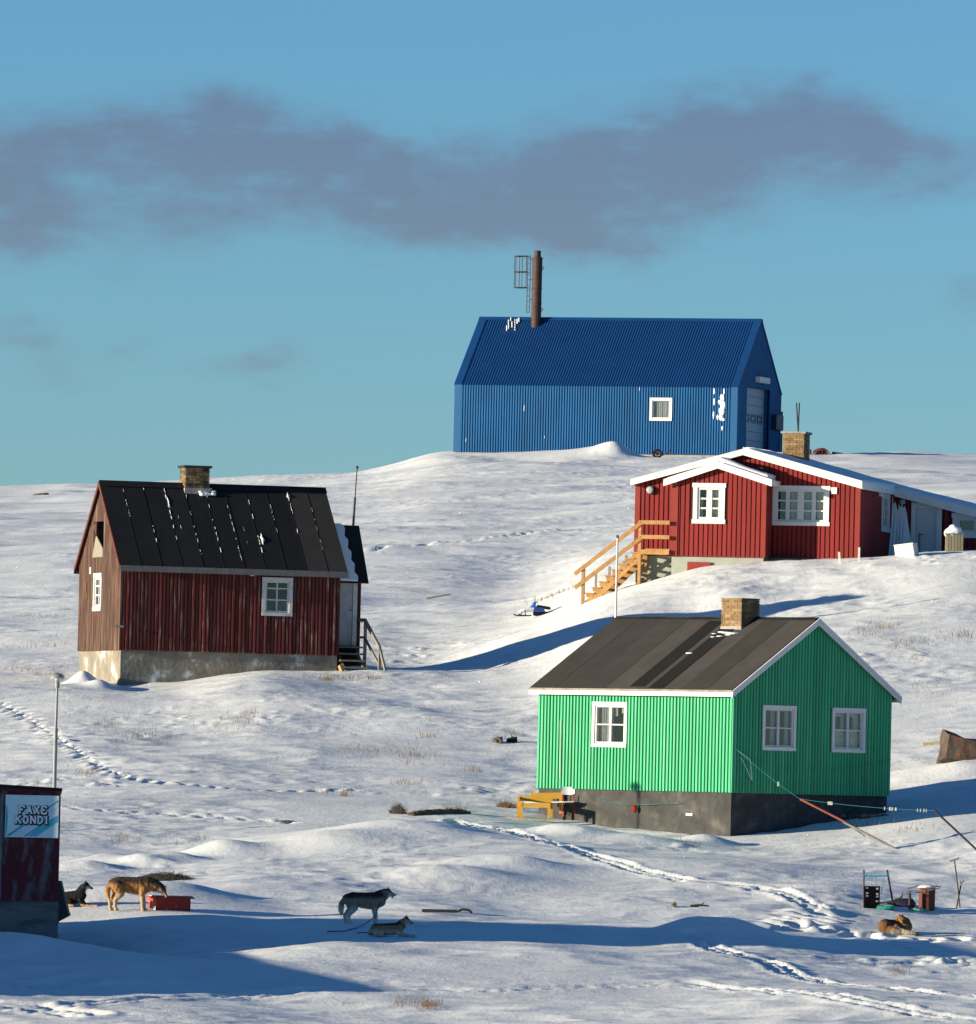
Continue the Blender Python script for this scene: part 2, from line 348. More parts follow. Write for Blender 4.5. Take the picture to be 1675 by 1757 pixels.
hp = tn('ShaderNodeMath', operation='MULTIPLY'); t.links.new(trange(tnoise(.16, 4, .5, (1,.7,1)), .5, .66), hp.inputs[0]); t.links.new(trange(tnoise(3.2, 8, .7, (1,.45,1)), .56, .72), hp.inputs[1])
c2 = tmix(trange(hp.outputs[0], 0, 1, 0, .75), c1, HEATH)
t.links.new(c2, b.inputs['Base Color'])
bp = tn('ShaderNodeBump'); bp.inputs['Distance'].default_value = .017; bp.inputs['Strength'].default_value = .9; t.links.new(tnoise(7, 8, .7, (1,.6,1)), bp.inputs['Height'])
t.links.new(bp.outputs[0], b.inputs['Normal'])
me.materials.append(m); MSNOW = m
ground_h = ground_full
# ---------------------------------------------------------------- building tools
class MB:
    def __init__(s, T=None): s.v = []; s.f = []; s.T = T or (lambda p: p); s.smooth = False
    def add(s, vs, fs):
        n = len(s.v); s.v += [tuple(s.T(Vector(v))) for v in vs]; s.f += [tuple(i+n for i in f) for f in fs]
    def box(s, x0, x1, y0, y1, z0, z1):
        s.add([(x,y,z) for z in (z0,z1) for y in (y0,y1) for x in (x0,x1)], [(0,2,3,1),(4,5,7,6),(0,1,5,4),(2,6,7,3),(0,4,6,2),(1,3,7,5)]); return s
    def hexa(s, b4, t4):
        s.add(list(b4)+list(t4), [(3,2,1,0),(4,5,6,7),(0,1,5,4),(1,2,6,5),(2,3,7,6),(3,0,4,7)]); return s
    def prism(s, poly, axis_fn, a, b):
        n = len(poly); s.add([axis_fn(p, a) for p in poly]+[axis_fn(p, b) for p in poly],
            [tuple(range(n))[::-1], tuple(range(n, 2*n))]+[(i,(i+1)%n,(i+1)%n+n,i+n) for i in range(n)]); return s
    def beam(s, p, q, w, h=None, up=(0,0,1)):
        h = h or w; p, q = Vector(p), Vector(q); d = (q-p).normalized(); u = Vector(up)
        if abs(d.dot(u)) > .98: u = Vector((1,0,0))
        a = d.cross(u).normalized()*w/2; b = a.cross(d).normalized()*h/2
        s.hexa([p-a-b, p+a-b, p+a+b, p-a+b], [q-a-b, q+a-b, q+a+b, q-a+b]); return s
    def tube(s, pts, r, n=8, r2=None, closed_ends=True):
        pts = [Vector(p) for p in pts]; m = len(pts); rings = []
        for i, p in enumerate(pts):
            d = (pts[min(i+1,m-1)]-pts[max(i-1,0)]).normalized(); u = Vector((0,0,1)) if abs(d.z) < .95 else Vector((1,0,0))
            a = d.cross(u).normalized(); b = a.cross(d).normalized()
            rr = r[i] if isinstance(r, (list, tuple)) else (r if r2 is None else r+(r2-r)*i/(m-1))
            rings.append([p+a*rr*math.cos(2*math.pi*k/n)+b*rr*math.sin(2*math.pi*k/n) for k in range(n)])
        vs = [v for rg in rings for v in rg]; fs = []
        for i in range(m-1):
            for k in range(n): fs.append((i*n+k, i*n+(k+1)%n, (i+1)*n+(k+1)%n, (i+1)*n+k))
        if closed_ends: fs += [tuple(range(n))[::-1], tuple(range((m-1)*n, m*n))]
        s.add(vs, fs); return s
    def ball(s, c, r, sub=2, sc=(1,1,1), jit=0):
        bm = bmesh.new(); bmesh.ops.create_icosphere(bm, subdivisions=sub, radius=1)
        vs = [Vector(c)+Vector((v.co.x*r*sc[0], v.co.y*r*sc[1], v.co.z*r*sc[2]))*(1+(jit*mnoise.noise(v.co*1.7+Vector(c)) if jit else 0)) for v in bm.verts]
        s.add(vs, [tuple(v.index for v in f.verts) for f in bm.faces]); bm.free(); return s
    def mesh(s, name, mt):
        me = bpy.data.meshes.new(name); me.from_pydata(s.v, [], s.f)
        bm = bmesh.new(); bm.from_mesh(me); bmesh.ops.recalc_face_normals(bm, faces=bm.faces); bm.to_mesh(me); bm.free()
        if mt: me.materials.append(mt)
        if s.smooth: me.polygons.foreach_set('use_smooth', [True]*len(me.polygons))
        return me
    def build(s, name, mt, parent=None, kind=None, label=None, bevel=0):
        o = bpy.data.objects.new(name, s.mesh(name, mt)); C.objects.link(o)
        if parent: o.parent = parent
        if kind: o['kind'] = kind
        if label: o['label'] = label
        if bevel:
            b = o.modifiers.new('b', 'BEVEL'); b.width = bevel; b.segments = 2; b.limit_method = 'ANGLE'
        return o
def empty(name, loc, rz=0): 
    o = bpy.data.objects.new(name, None); C.objects.link(o); o.location = loc; o.rotation_euler = (0,0,rz); o.empty_display_size = .2; return o
def tag(o, label, cat, group=None, kind=None):
    o['label'] = label; o['category'] = cat
    if group: o['group'] = group
    if kind: o['kind'] = kind
    return o
def child(name, parent):
    o = empty(name, (0,0,0)); o.parent = parent; return o
def inst(name, mesh, parent, loc=(0,0,0)):
    o = bpy.data.objects.new(name, mesh); C.objects.link(o); o.parent = parent; o.location = loc; return o
class House:
    """near corner at P; local x runs right-and-away, local y left-and-away, z up"""
    def __init__(s, name, px, py, d, deg):
        s.P = at(px, py, d); s.th = math.radians(deg); s.root = empty(name, s.P, s.th)
        s.X = Vector((math.cos(s.th), math.sin(s.th), 0)); s.Y = Vector((-math.sin(s.th), math.cos(s.th), 0))
    def onx(s, px, py, off=0):     # picture point on the plane local y = off  ->  (x, z)
        r = ray(px, py); k = (s.P.dot(s.Y)+off)/r.dot(s.Y); p = r*k - s.P; return p.dot(s.X), p.z
    def ony(s, px, py, off=0):     # on the plane local x = off  ->  (y, z)
        r = ray(px, py); k = (s.P.dot(s.X)+off)/r.dot(s.X); p = r*k - s.P; return p.dot(s.Y), p.z
    def wx(s, off=0): return lambda v: Vector((v.x, off-v.y, v.z))       # wall coords (along, outward, up) on an x wall
    def wy(s, off=0): return lambda v: Vector((off-v.y, v.x, v.z))       # on a y wall
    def world(s, v): v = Vector(v); return s.P + s.X*v.x + s.Y*v.y + Vector((0,0,v.z))
def wall_cells(mb, s0, s1, h0, h1, holes, n0, n1):
    xs = sorted({s0, s1, *[v for h in holes for v in (h[0], h[1]) if s0 < v < s1]})
    for a, b in zip(xs[:-1], xs[1:]):
        cut = sorted([(h[2], h[3]) for h in holes if h[0] <= a+1e-6 and h[1] >= b-1e-6]); z = h0
        for c0, c1 in cut:
            if c0 > z: mb.box(a, b, n0, n1, z, c0)
            z = max(z, c1)
        if z < h1: mb.box(a, b, n0, n1, z, h1)
def boards(T, parent, mt, s0, s1, h0, top, pitch, width, thick, holes=(), name='board', jit=0.0):
    """upright boards on a wall; top is a number or a function of s; boards are cut round the holes"""
    n = max(1, round((s1-s0)/pitch)); pitch = (s1-s0)/n; cache = {}
    tf = top if callable(top) else (lambda s_: top)
    for i in range(n):
        a = s0+i*pitch+(pitch-width)/2; b = a+width; za, zb = tf(a), tf(b); segs = [(h0, None)]
        for (c0, c1, e0, e1) in holes:
            if c0 < b and c1 > a:
                ns = []
                for (u0, u1) in segs:
                    if u1 is None: ns += [(u0, e0), (e1, None)]
                    elif e0 < u1 and e1 > u0: ns += [(u0, e0), (e1, u1)]
                    else: ns.append((u0, u1))
                segs = ns
        for (u0, u1) in segs:
            ta, tb = (za, zb) if u1 is None else (u1, u1)
            if min(ta, tb) <= u0+.02: 
                if max(ta, tb) <= u0+.05: continue
                ta, tb = max(ta, u0+.01), max(tb, u0+.01)
            key = (round(ta-u0, 3), round(tb-u0, 3), round(u0,3))
            if key not in cache:
                q = MB(T); e = min(.012, width*.2)
                q.hexa([(0,0,u0),(width,0,u0),(width-e,thick,u0),(e,thick,u0)], [(0,0,ta),(width,0,tb),(width-e,thick,tb),(e,thick,ta)])
                cache[key] = q.mesh(name, mt)
            o = inst(name, cache[key], parent); dl = T(Vector((a, jit*random.uniform(-1,1), 0)))-T(Vector((0,0,0))); o.location = dl
def window(T, parent, s0, s1, h0, h1, ncol, nrow, M, casing=.09, sash=.045, bar=.03, wide_mid=None, curtain=None, name='window', rows=None, proud=.035, head=0, depth=.07):
    """window in a real opening: casing outside, recessed sash, a pane per light, room behind"""
    w = child(name, parent); c = MB(T); k = casing
    c.box(s0-head, s1+head, 0, proud+.008, h1-k, h1); c.box(s0-head, s1+head, 0, proud+.012, h0, h0+k)
    c.box(s0, s0+k, 0, proud, h0+k, h1-k); c.box(s1-k, s1, 0, proud, h0+k, h1-k); c.build('casing', M['trim'], w)
    a0, a1, b0, b1 = s0+k, s1-k, h0+k, h1-k; n = -.03
    f = MB(T); f.box(a0, a1, n-depth, n+.03, b0, b0+sash); f.box(a0, a1, n-depth, n+.03, b1-sash, b1)
    f.box(a0, a0+sash, n-depth, n+.03, b0+sash, b1-sash); f.box(a1-sash, a1, n-depth, n+.03, b0+sash, b1-sash)
    wm = wide_mid or [bar*1.0]*(ncol-1)
    tot = (a1-a0-2*sash) - sum(wm); pw = tot/ncol; x = a0+sash; colsx = []
    for i in range(ncol):
        colsx.append((x, x+pw)); x += pw
        if i < ncol-1: f.box(x, x+wm[i], n-depth, n+(.022 if wm[i] > bar*1.3 else .01), b0+sash, b1-sash); x += wm[i]
    H = b1-b0-2*sash; fr = rows or [1/nrow]*nrow; z = b0+sash; rowsz = []
    for i, q in enumerate(fr):
        hh = (H-bar*(len(fr)-1))*q; rowsz.append((z, z+hh)); z += hh
        if i < len(fr)-1:
            for (c0, c1) in colsx: f.box(c0, c1, n-depth*.8, n+.008, z, z+bar)
            z += bar
    f.build('frame', M['trim2'], w)
    for (c0, c1) in colsx:
        for (z0, z1) in rowsz:
            MB(T).box(c0-.005, c1+.005, n-.025, n-.02, z0-.005, z1+.005).build('pane', M['glass'], w)
    r = MB(T); r.box(a0-.02, a1+.02, -.62, -.6, b0-.02, b1+.02); r.box(a0-.02, a0-.01, -.6, -.16, b0, b1); r.box(a1+.01, a1+.02, -.6, -.16, b0, b1); r.box(a0, a1, -.6, -.16, b0-.02, b0-.01); r.box(a0, a1, -.6, -.16, b1+.01, b1+.02)
    r.build('room', M['room'], w)
    if curtain:
        for (c0, c1, z0, z1, mt) in curtain:        # fractions of the opening
            q = MB(T); q.smooth = True; A, B = a0+(a1-a0)*c0, a0+(a1-a0)*c1; Z0, Z1 = b0+(b1-b0)*z0, b0+(b1-b0)*z1; n_ = 40; vs = []; fs = []
            for i in range(n_+1):
                s_ = A+(B-A)*i/n_; dd = -.14-.015*math.sin(i*1.25)-.008*math.sin(i*.53+c0*9)
                vs += [(s_, dd, Z0), (s_, dd, Z1), (s_, dd-.004, Z0), (s_, dd-.004, Z1)]
            for i in range(n_):
                j = i*4; fs += [(j,j+4,j+5,j+1), (j+2,j+3,j+7,j+6)]
            q.add(vs, fs); q.build('curtain', mt, w)
    return w
def chimney(T, parent, s0, s1, n0, n1, z0, z1, M, skirt=.0, cap=True, bh=.075, bw=.22, brick='brick', capm='concrete'):
    """T maps (x, y, z) of the house; bricks are laid round a mortar core, joined as one part"""
    ch = child('chimney', parent)
    MB(T).box(s0+.02, s1-.02, n0+.02, n1-.02, z0, z1-.005).build('core', M['mortar'], ch)
    if skirt: MB(T).box(s0-.012, s1+.012, n0-.012, n1+.012, z0, z0+skirt).build('render_base', M['concrete'], ch)
    q = MB(T); z = z0+skirt; i = 0; g = .012
    while z < z1-.03:
        zt = min(z+bh-g, z1)
        for (A, B, fn) in ((s0, s1, lambda a, b: (a, b, n0, n0+.03)), (s0, s1, lambda a, b: (a, b, n1-.03, n1)), (n0+.031, n1-.031, lambda a, b: (s0, s0+.03, a, b)), (n0+.031, n1-.031, lambda a, b: (s1-.03, s1, a, b))):
            x = A-(bw/2 if i % 2 else 0)
            while x < B:
                a, b_ = max(x, A), min(x+bw-g, B)
                if b_-a > .02:
                    r = fn(a, b_); e = random.uniform(-.006, .006)
                    q.box(r[0]+e*(fn(0,1)[0]!=0), r[1], r[2], r[3], z, zt)
                x += bw
        z += bh; i += 1
    q.build('brickwork', M[brick], ch, kind='stuff')
    if cap:
        MB(T).box(s0-.06, s1+.06, n0-.06, n1+.06, z1, z1+.07).build('cap', M[capm], ch, bevel=.01)
    return ch
G = {}
G['trim'] = mat('white_paint', (.66,.65,.62), .6, .06, 6); G['trim2'] = mat('white_sash_paint', (.62,.61,.57), .55, .06, 9)
G['trim_old'] = mat('flaking_white_paint', (.52,.52,.50), .8, .15, 8, col2=(.38,.34,.27), c2scale=9, c2thr=(.56,.68), bump=.004)
gm = bpy.data.materials.new('window_glass'); gm.use_nodes = True; gt = gm.node_tree; gt.nodes.clear()
go, gl_, tr_, mx_ = (gt.nodes.new(k) for k in ('ShaderNodeOutputMaterial','ShaderNodeBsdfGlossy','ShaderNodeBsdfTransparent','ShaderNodeMixShader'))
fr_ = gt.nodes.new('ShaderNodeFresnel'); fr_.inputs[0].default_value = 1.5; gl_.inputs['Roughness'].default_value = .02
ad_ = gt.nodes.new('ShaderNodeMath'); ad_.operation = 'MULTIPLY_ADD'; ad_.inputs[1].default_value = 1.0; ad_.inputs[2].default_value = .05
gt.links.new(fr_.outputs[0], ad_.inputs[0]); gg_ = gt.nodes.new('ShaderNodeNewGeometry'); ib_ = gt.nodes.new('ShaderNodeMath'); ib_.operation = 'SUBTRACT'; ib_.inputs[0].default_value = 1; gt.links.new(gg_.outputs['Backfacing'], ib_.inputs[1]); ml_ = gt.nodes.new('ShaderNodeMath'); ml_.operation = 'MULTIPLY'; gt.links.new(ib_.outputs[0], ml_.inputs[0]); gt.links.new(ad_.outputs[0], ml_.inputs[1]); gt.links.new(ml_.outputs[0], mx_.inputs[0]); gt.links.new(tr_.outputs[0], mx_.inputs[1]); gt.links.new(gl_.outputs[0], mx_.inputs[2]); gt.links.new(mx_.outputs[0], go.inputs[0])
tr_.inputs[0].default_value = (.85,.88,.88,1)
G['glass'] = gm; G['room'] = mat('dim_room', (.10,.095,.09), .9, .3, 2)
G['curtain'] = mat('white_curtain', (.55,.53,.48), .9, .1, 5); G['curtain_y'] = mat('cream_curtain', (.62,.58,.42), .9, .1, 5); G['curtain_g'] = mat('grey_net_curtain', (.30,.29,.28), .9, .15, 6)
G['concrete'] = mat('grey_concrete', (.27,.26,.245), .9, .25, 3, bump=.006)
G['mortar'] = mat('mortar', (.20,.165,.12), .95, .3, 8)
G['brick'] = mat('yellow_brick', (.215,.135,.062), .9, .4, 4, island=.35, col2=(.16,.12,.09), c2scale=3, c2thr=(.52,.68), bump=.005)
G['brick_dark'] = mat('sooty_brick', (.20,.135,.065), .9, .4, 4, island=.5, col2=(.03,.028,.022), c2scale=2.6, c2thr=(.42,.62), bump=.005)
G['snow'] = MSNOW
G['black_felt'] = mat('black_roof_felt', (.009,.009,.010), .75, .35, 3, bump=.006, bscale=60, obj=.35, stretch=(1,1,1))
G['iron'] = mat('rusty_iron', (.055,.032,.027), .7, .35, 6, metal=.2, bump=.003)
G['dark_metal'] = mat('dark_metal', (.05,.05,.055), .5, .2, 6, metal=.6)
G['galv'] = mat('galvanised_steel', (.20,.205,.21), .4, .15, 8, metal=.6)
G['grey_wood'] = mat('weathered_grey_wood', (.20,.18,.155), .9, .3, 5, bump=.004, stretch=(1,1,.2), obj=.2)
G['new_wood'] = mat('fresh_yellow_pine', (.33,.18,.065), .75, .22, 5, bump=.002, obj=.12, stretch=(1,1,1))
# ================================================================= GREEN HOUSE
H = House('green_house', 1253.5, 1434, 236, 45); g = H.root
GM = dict(G)
GM['clad'] = mat('green_painted_boards', (.050,.37,.175), .7, .16, 2.2, obj=.12, col2=(.13,.42,.23), c2scale=2.0, c2thr=(.5,.8), bump=.004, bscale=18, stretch=(1,1,.15))
GM['under'] = mat('green_backing', (.012,.14,.055), .8, .15, 4)
GM['found'] = mat('black_painted_concrete', (.042,.042,.042), .85, .35, 2.2, bump=.01, col2=(.095,.09,.08), c2scale=2.5, c2thr=(.5,.75))
GM['felt'] = mat('brown_grey_roof_felt', (.034,.031,.029), .9, .2, 1.5, obj=.32, bump=.004, bscale=90)
GM['felt_dark'] = mat('tarred_roof_felt', (.004,.004,.004), .95, .3, 2, bump=.004, bscale=90)
zb = H.ony(1253.5, 1358)[1]; yl, _ = H.ony(920.5, 1350.5); xr_, _ = H.onx(1527, 1364.9)
ze = H.ony(1258, 1184)[1]; 
apx, zap = H.onx(1406, 1060, -.15); ov = .17; xm = xr_/2
zr = zap; slope = (zr-ze-.02)/(xm+ov*.0)     # roof top height at ridge
slope = (zr - (ze+.11))/xm
def roofz(x): return zr-.10 - abs(x-xm)*slope  # underside line
MB(lambda v: v).box(.05, xr_-.05, .05, yl-.05, -1.6, zb).build('foundation', GM['found'], g)
hw = []      # windows on the long wall (y wall) and the gable wall (x wall)
a, b_ = H.ony(1076, 1280), H.ony(1018, 1205); wl = (a[0], b_[0], H.ony(1047,1282)[1], H.ony(1047,1204.5)[1])
w1 = (H.onx(1307.5,1250)[0], H.onx(1365,1250)[0], H.onx(1336,1288)[1], H.onx(1336,1210.5)[1])
w2 = (H.onx(1427,1250)[0], H.onx(1484,1250)[0], H.onx(1455,1291.5)[1], H.onx(1455,1215)[1])
zt = roofz(0)+.02
q = MB(H.wy()); k = .09
def inn(w_, k=.085): return (w_[0]+k, w_[1]-k, w_[2]+k, w_[3]-k)
wall_cells(q, .0, yl, zb, zt, [inn(wl)], -.14, -.005); q.build('wall', GM['under'], g)
q = MB(H.wx()); wall_cells(q, .0, xr_, zb, zt, [inn(w1), inn(w2)], -.14, -.005)
q.prism([(0, zt), (xr_, zt), (xm, roofz(xm))], lambda p, s: (p[0], s, p[1]), -.14, -.005); q.build('gable_wall', GM['under'], g)
q = MB(); q.box(xr_-.14, xr_, .14, yl-.14, zb, zt); q.box(0, xr_, yl-.14, yl, zb, zt)
q.prism([(0, zt), (xr_, zt), (xm, roofz(xm))], lambda p, s: (p[0], s, p[1]), yl-.14, yl); q.build('rear_wall', GM['under'], g)
boards(H.wy(), g, GM['clad'], 0, yl, zb-.03, zt-.02, .112, .080, .028, [wl], jit=.003)
boards(H.wx(), g, GM['clad'], .03, xr_, zb-.03, lambda s: roofz(s)-.01, .107, .076, .028, [w1, w2], jit=.003)
MB().box(-.03, .03, -.03, .0, zb-.03, zt-.02).build('corner_board', GM['clad'], g)
cg, cw = G['curtain_g'], G['curtain']
window(H.wy(), g, *wl, 2, 2, GM, casing=.085, wide_mid=[.07], curtain=[(.52,.70,0,1,cw),(.70,1,0,1,cg),(.0,.24,.80,1,cw),(.36,.5,.72,1,cw)])
window(H.wx(), g, *w1, 2, 2, GM, casing=.085, wide_mid=[.07], curtain=[(.34,.48,0,1,cw),(.84,1,0,1,cw)])
window(H.wx(), g, *w2, 2, 2, GM, casing=.085, wide_mid=[.07], curtain=[(0,1,0,.52,cw),(.02,.98,.86,1,cw),(.36,.46,.5,.9,cw),(.8,1,.5,.9,cw)])
# roof: two slopes of felt sheets, fascia and barge boards
og = .12; y0, y1 = -og, yl+og
def slope_pt(side, t, y, lift):   # t from eave (0) to ridge (1)
    xe = -ov if side < 0 else xr_+ov; x = xe+(xm-xe)*t
    zz = roofz(xm)-abs(x-xm)*slope; return Vector((x, y, zz+lift))
def slab(side, ya, yb, t0, t1, l0, l1):
    q = MB(); q.hexa([slope_pt(side,t0,ya,l0), slope_pt(side,t0,yb,l0), slope_pt(side,t1,yb,l0), slope_pt(side,t1,ya,l0)],
                     [slope_pt(side,t0,ya,l1), slope_pt(side,t0,yb,l1), slope_pt(side,t1,yb,l1), slope_pt(side,t1,ya,l1)]); return q
for sd in (-1, 1):
    slab(sd, y0+.02, y1-.02, 0, 1, .0, .09).build('roof', GM['trim_old'] if 0 else GM['under'], g)
    n = 8; W_ = (y1-y0)/n
    for i in range(n):
        o = slab(sd, y0+i*W_, y0+(i+1)*W_-.004, -.01, 1, .094+.004*(i%2), .106+.006*(i%2)).build('felt_strip', GM['felt'], g)
dk = mat('ridge_tar', (.009,.009,.008), .8, .3, 3)
for (ya, yb, t0, t1) in ((2.95,3.45,.02,.94),):
    slab(-1, ya, yb, t0, t1, .113, .121).build('tar_patch', GM['felt_dark'], g, label='black tarred strip across the brown felt')
slab(-1, 2.25, 2.75, .0, .90, .113, .119).build('tar_patch', GM['felt_dark'], g)
for sd in (-1, 1): slab(sd, y0, y1, .955, 1.006, .114, .124).build('ridge_strip', dk, g)
q = MB(); f0, f1 = slope_pt(-1,0,0,0).z-.075, slope_pt(-1,0,0,0).z+.085
q.box(-ov-.03, -ov, y0-.02, y1+.02, f0, f1); q.build('fascia', GM['trim'], g)
MB().box(-ov-.05, -ov-.03, y0-.02, y1+.02, f1-.05, f1+.0).build('drip_edge', GM['grey_wood'], g)
MB().box(-ov, -.03, y0+.02, y1-.02, f0+.02, f0+.04).build('soffit', GM['trim'], g)
MB().box(xr_+ov, xr_+ov+.03, y0-.02, y1+.02, f0, f1).build('fascia', GM['trim'], g)
for nm, lo, hi, yy in (('barge_board', -.085, .0, y0-.03), ('barge_board', .003, .085, y0-.045)):
    for sd in (-1, 1):
        q = MB(); xe = -ov-.03 if sd < 0 else xr_+ov+.03
        ze_, zr_ = roofz(xm)-abs(xe-xm)*slope, roofz(xm)
        q.hexa([(xe,yy,ze_+lo),(xe,yy+.03,ze_+lo),(xm,yy+.03,zr_+lo),(xm,yy,zr_+lo)], [(xe,yy,ze_+hi),(xe,yy+.03,ze_+hi),(xm,yy+.03,zr_+hi),(xm,yy,zr_+hi)])
        q.build(nm, GM['trim'], g)
# chimney near the ridge, measured on the plane of its sun-lit face
yc = 1.72; cx = xm-.52
c0 = H.ony(1272.5, 1050, cx)[0]; c1 = H.ony(1238, 1050, cx)[0]; ct = H.ony(1255, 1026, cx)[1]
chimney(lambda v: v, g, cx, cx+.66, c0, c1, roofz(cx)-.1, ct, GM, skirt=.28, cap=False)
def snow_blob(mb, c, r, sub=2, sc=(1,1,.4), jit=.5): mb.ball(c, r, sub, sc, jit); mb.smooth = True; return mb
q = MB(); q.smooth = True
for (u_, v_, rr) in ((.0,-.05,.15),(.05,.2,.14),(.1,.4,.11),(-.1,.05,.1),(-.2,.3,.09),(-.25,.5,.07),(-.02,.6,.07)):
    x = cx-.20+u_*.6; q.ball((x, c0+.1+v_, roofz(xm)-abs(x-xm)*slope+.115), rr, 2, (1,1.2,.22), .5)
x = cx-1.05; q.ball((x, c0+.75, roofz(xm)-abs(x-xm)*slope+.12), .09, 2, (.7,1.4,.2), .5)
q.build('roof_snow', MSNOW, g, kind='stuff')
# small fittings on the foundation
MB(H.wy()).box(H.ony(1176,1397)[0], H.ony(1187,1397)[0], -.049, -.02, H.ony(1180,1399.5)[1], H.ony(1180,1395.5)[1]).build('vent', GM['trim'], g)
MB(H.wy()).tube([(H.ony(964,1230)[0], .04, H.ony(964,1235)[1]), (H.ony(964,1300)[0], .04, H.ony(964,1335)[1])], .012, 6).build('cable', GM['trim'], g)
tag(g, 'green board-clad house with dark felt roof on black foundation', 'house')
GH = H
# ================================================================= BROWN HOUSE
H = House('brown_house', 204, 1175, 275, 16.5); g = H.root
BM = dict(G)
BM['clad'] = mat('flaking_oxblood_boards', (.115,.024,.021), .9, .25, 3, obj=.4, bump=.006, bscale=14, stretch=(1,1,.12), col2=(.25,.165,.13), c2scale=8, c2thr=(.55,.68))
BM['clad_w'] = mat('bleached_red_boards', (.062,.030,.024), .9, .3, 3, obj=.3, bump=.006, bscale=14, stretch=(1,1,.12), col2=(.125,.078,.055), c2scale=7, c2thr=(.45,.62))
BM['under'] = mat('dark_backing', (.05,.014,.012), .9, .2, 3)
BM['found'] = mat('weathered_plaster', (.22,.195,.155), .9, .35, 1.6, bump=.015, bscale=8, col2=(.40,.42,.42), c2scale=1.6, c2thr=(.56,.66))
BM['felt'] = mat('black_batten_roof_felt', (.007,.007,.008), .8, .4, 1.5, obj=.3, bump=.006, bscale=50)
BM['felt_grey'] = mat('grey_batten_roof_felt', (.030,.028,.026), .9, .15, 1.5, bump=.004, bscale=60)
BM['eave'] = mat('grey_eave_board', (.13,.125,.12), .85, .2, 5)
zb = H.onx(204, 1113.5)[1]; xr_ = H.onx(582, 1100)[0]; yl = H.ony(134, 1100)[0]; ym = yl/2
ze = H.onx(210, 973)[1]; og = .10
yap, zap = H.ony(170.8, 824, -og); ym = yl/2; oe = .22
zr = zap-.04; slope = (zr-(ze+.02))/(ym+oe)
def roofz(y): return zr-abs(y-ym)*slope
zt = roofz(0)-.06
MB().box(.04, xr_-.04, .04, yl-.04, -1.6, zb).build('foundation', BM['found'], g)
wf = (H.onx(449.5,1020)[0], H.onx(502,1020)[0], H.onx(475,1057)[1], H.onx(475,991)[1])
wg = (H.ony(175.5,1015)[0], H.ony(161.5,1015)[0], H.ony(168,1048.5)[1], H.ony(168,983.5)[1])
hh = (H.ony(179.5,900)[0], H.ony(163.5,900)[0], H.ony(170,955)[1], H.ony(170,895)[1])
q = MB(H.wx()); wall_cells(q, 0, xr_, zb, zt, [inn(wf,.06)], -.14, -.005); q.build('wall', BM['under'], g)
q = MB(H.wy()); wall_cells(q, 0, yl, zb, zt, [inn(wg,.06)], -.14, -.005)
yc0, yc1 = hh[0], hh[1]      # gable above the eaves, left open at the loft hatch
z2 = roofz(yc0)-.06
q.prism([(0,zt),(yc0,zt),(yc0,roofz(yc0)-.06)], lambda p, s: (p[0], s, p[1]), -.1, -.005)
q.prism([(yc1,zt),(yl,zt),(yc1,roofz(yc1)-.06)], lambda p, s: (p[0], s, p[1]), -.1, -.005)
if hh[2] > zt: q.box(yc0, yc1, -.1, -.005, zt, hh[2])
q.prism([(yc0,hh[3]),(yc1,hh[3]),(yc1,roofz(yc1)-.06),(ym,roofz(ym)-.06),(yc0,roofz(yc0)-.06)], lambda p, s: (p[0], s, p[1]), -.1, -.005)
q.build('gable_wall', BM['under'], g)
q = MB(); q.box(.14, xr_, yl-.14, yl, zb, zt); q.box(xr_-.14, xr_, .14, yl-.14, zb, zt)
q.prism([(0,zt),(yl,zt),(ym,roofz(ym)-.06)], lambda p, s: (s, p[0], p[1]), xr_-.12, xr_); q.build('rear_wall', BM['under'], g)
boards(H.wx(), g, BM['clad'], 0.03, xr_, zb-.03, zt, .108, .076, .026, [wf], jit=.005)
boards(H.wy(), g, BM['clad_w'], 0, yl, zb-.03, lambda s: roofz(s)-.06, .165, .14, .024, [wg, hh], jit=.004)
MB().box(-.03, .03, -.03, .0, zb-.03, zt).build('corner_board', BM['clad_w'], g)
BM['trim'] = G['trim_old']; BM['trim2'] = G['trim_old']
teal = mat('teal_cloth', (.02,.10,.12), .9, .2, 4)
window(H.wx(), g, *wf, 2, 3, BM, casing=.10, sash=.05, bar=.035, rows=[.4,.4,.2], curtain=[(.03,.97,.04,.40,teal),(.62,.95,.05,.33,G['curtain_g'])])
window(H.wy(), g, *wg, 2, 3, BM, casing=.12, sash=.07, bar=.05, rows=[.4,.35,.25])
# open loft hatch with a loose grey sheet hanging in it
q = MB(H.wy()); q.box(hh[0], hh[1], -.55, -.5, hh[2], hh[3]); q.box(hh[0]-.01, hh[0], -.5, -.1, hh[2], hh[3]); q.box(hh[1], hh[1]+.01, -.5, -.1, hh[2], hh[3]); q.build('loft_shade_box', mat('loft_shade_black', (.01,.01,.01), 1, 0), g)  # black colour of this box stands in for the darkness inside the loft
q = MB(H.wy()); dy = hh[1]-hh[0]; dz = hh[3]-hh[2]
q.prism([(hh[0]-.02, hh[2]-.02),(hh[1]+.12, hh[2]-.02),(hh[1]-.25*dy, hh[2]+.62*dz),(hh[0]+.0*dy, hh[2]+.22*dz)], lambda p, s: (p[0], s+.04, p[1]), -.02, .0)
q.build('hatch_sheet', mat('pale_sheet', (.22,.20,.16), .9, .1, 4), g, label='loose pale grey sheet half closing the loft hatch')
q = MB(H.wy()); q.prism([(hh[1]+.02, hh[3]-.12),(hh[1]-.35*dy, hh[3]),(hh[1]-.35*dy, hh[3]-.42*dz)], lambda p, s: (p[0], s+.06, p[1]), -.02, .0); q.build('hatch_flap', BM['clad_w'], g)
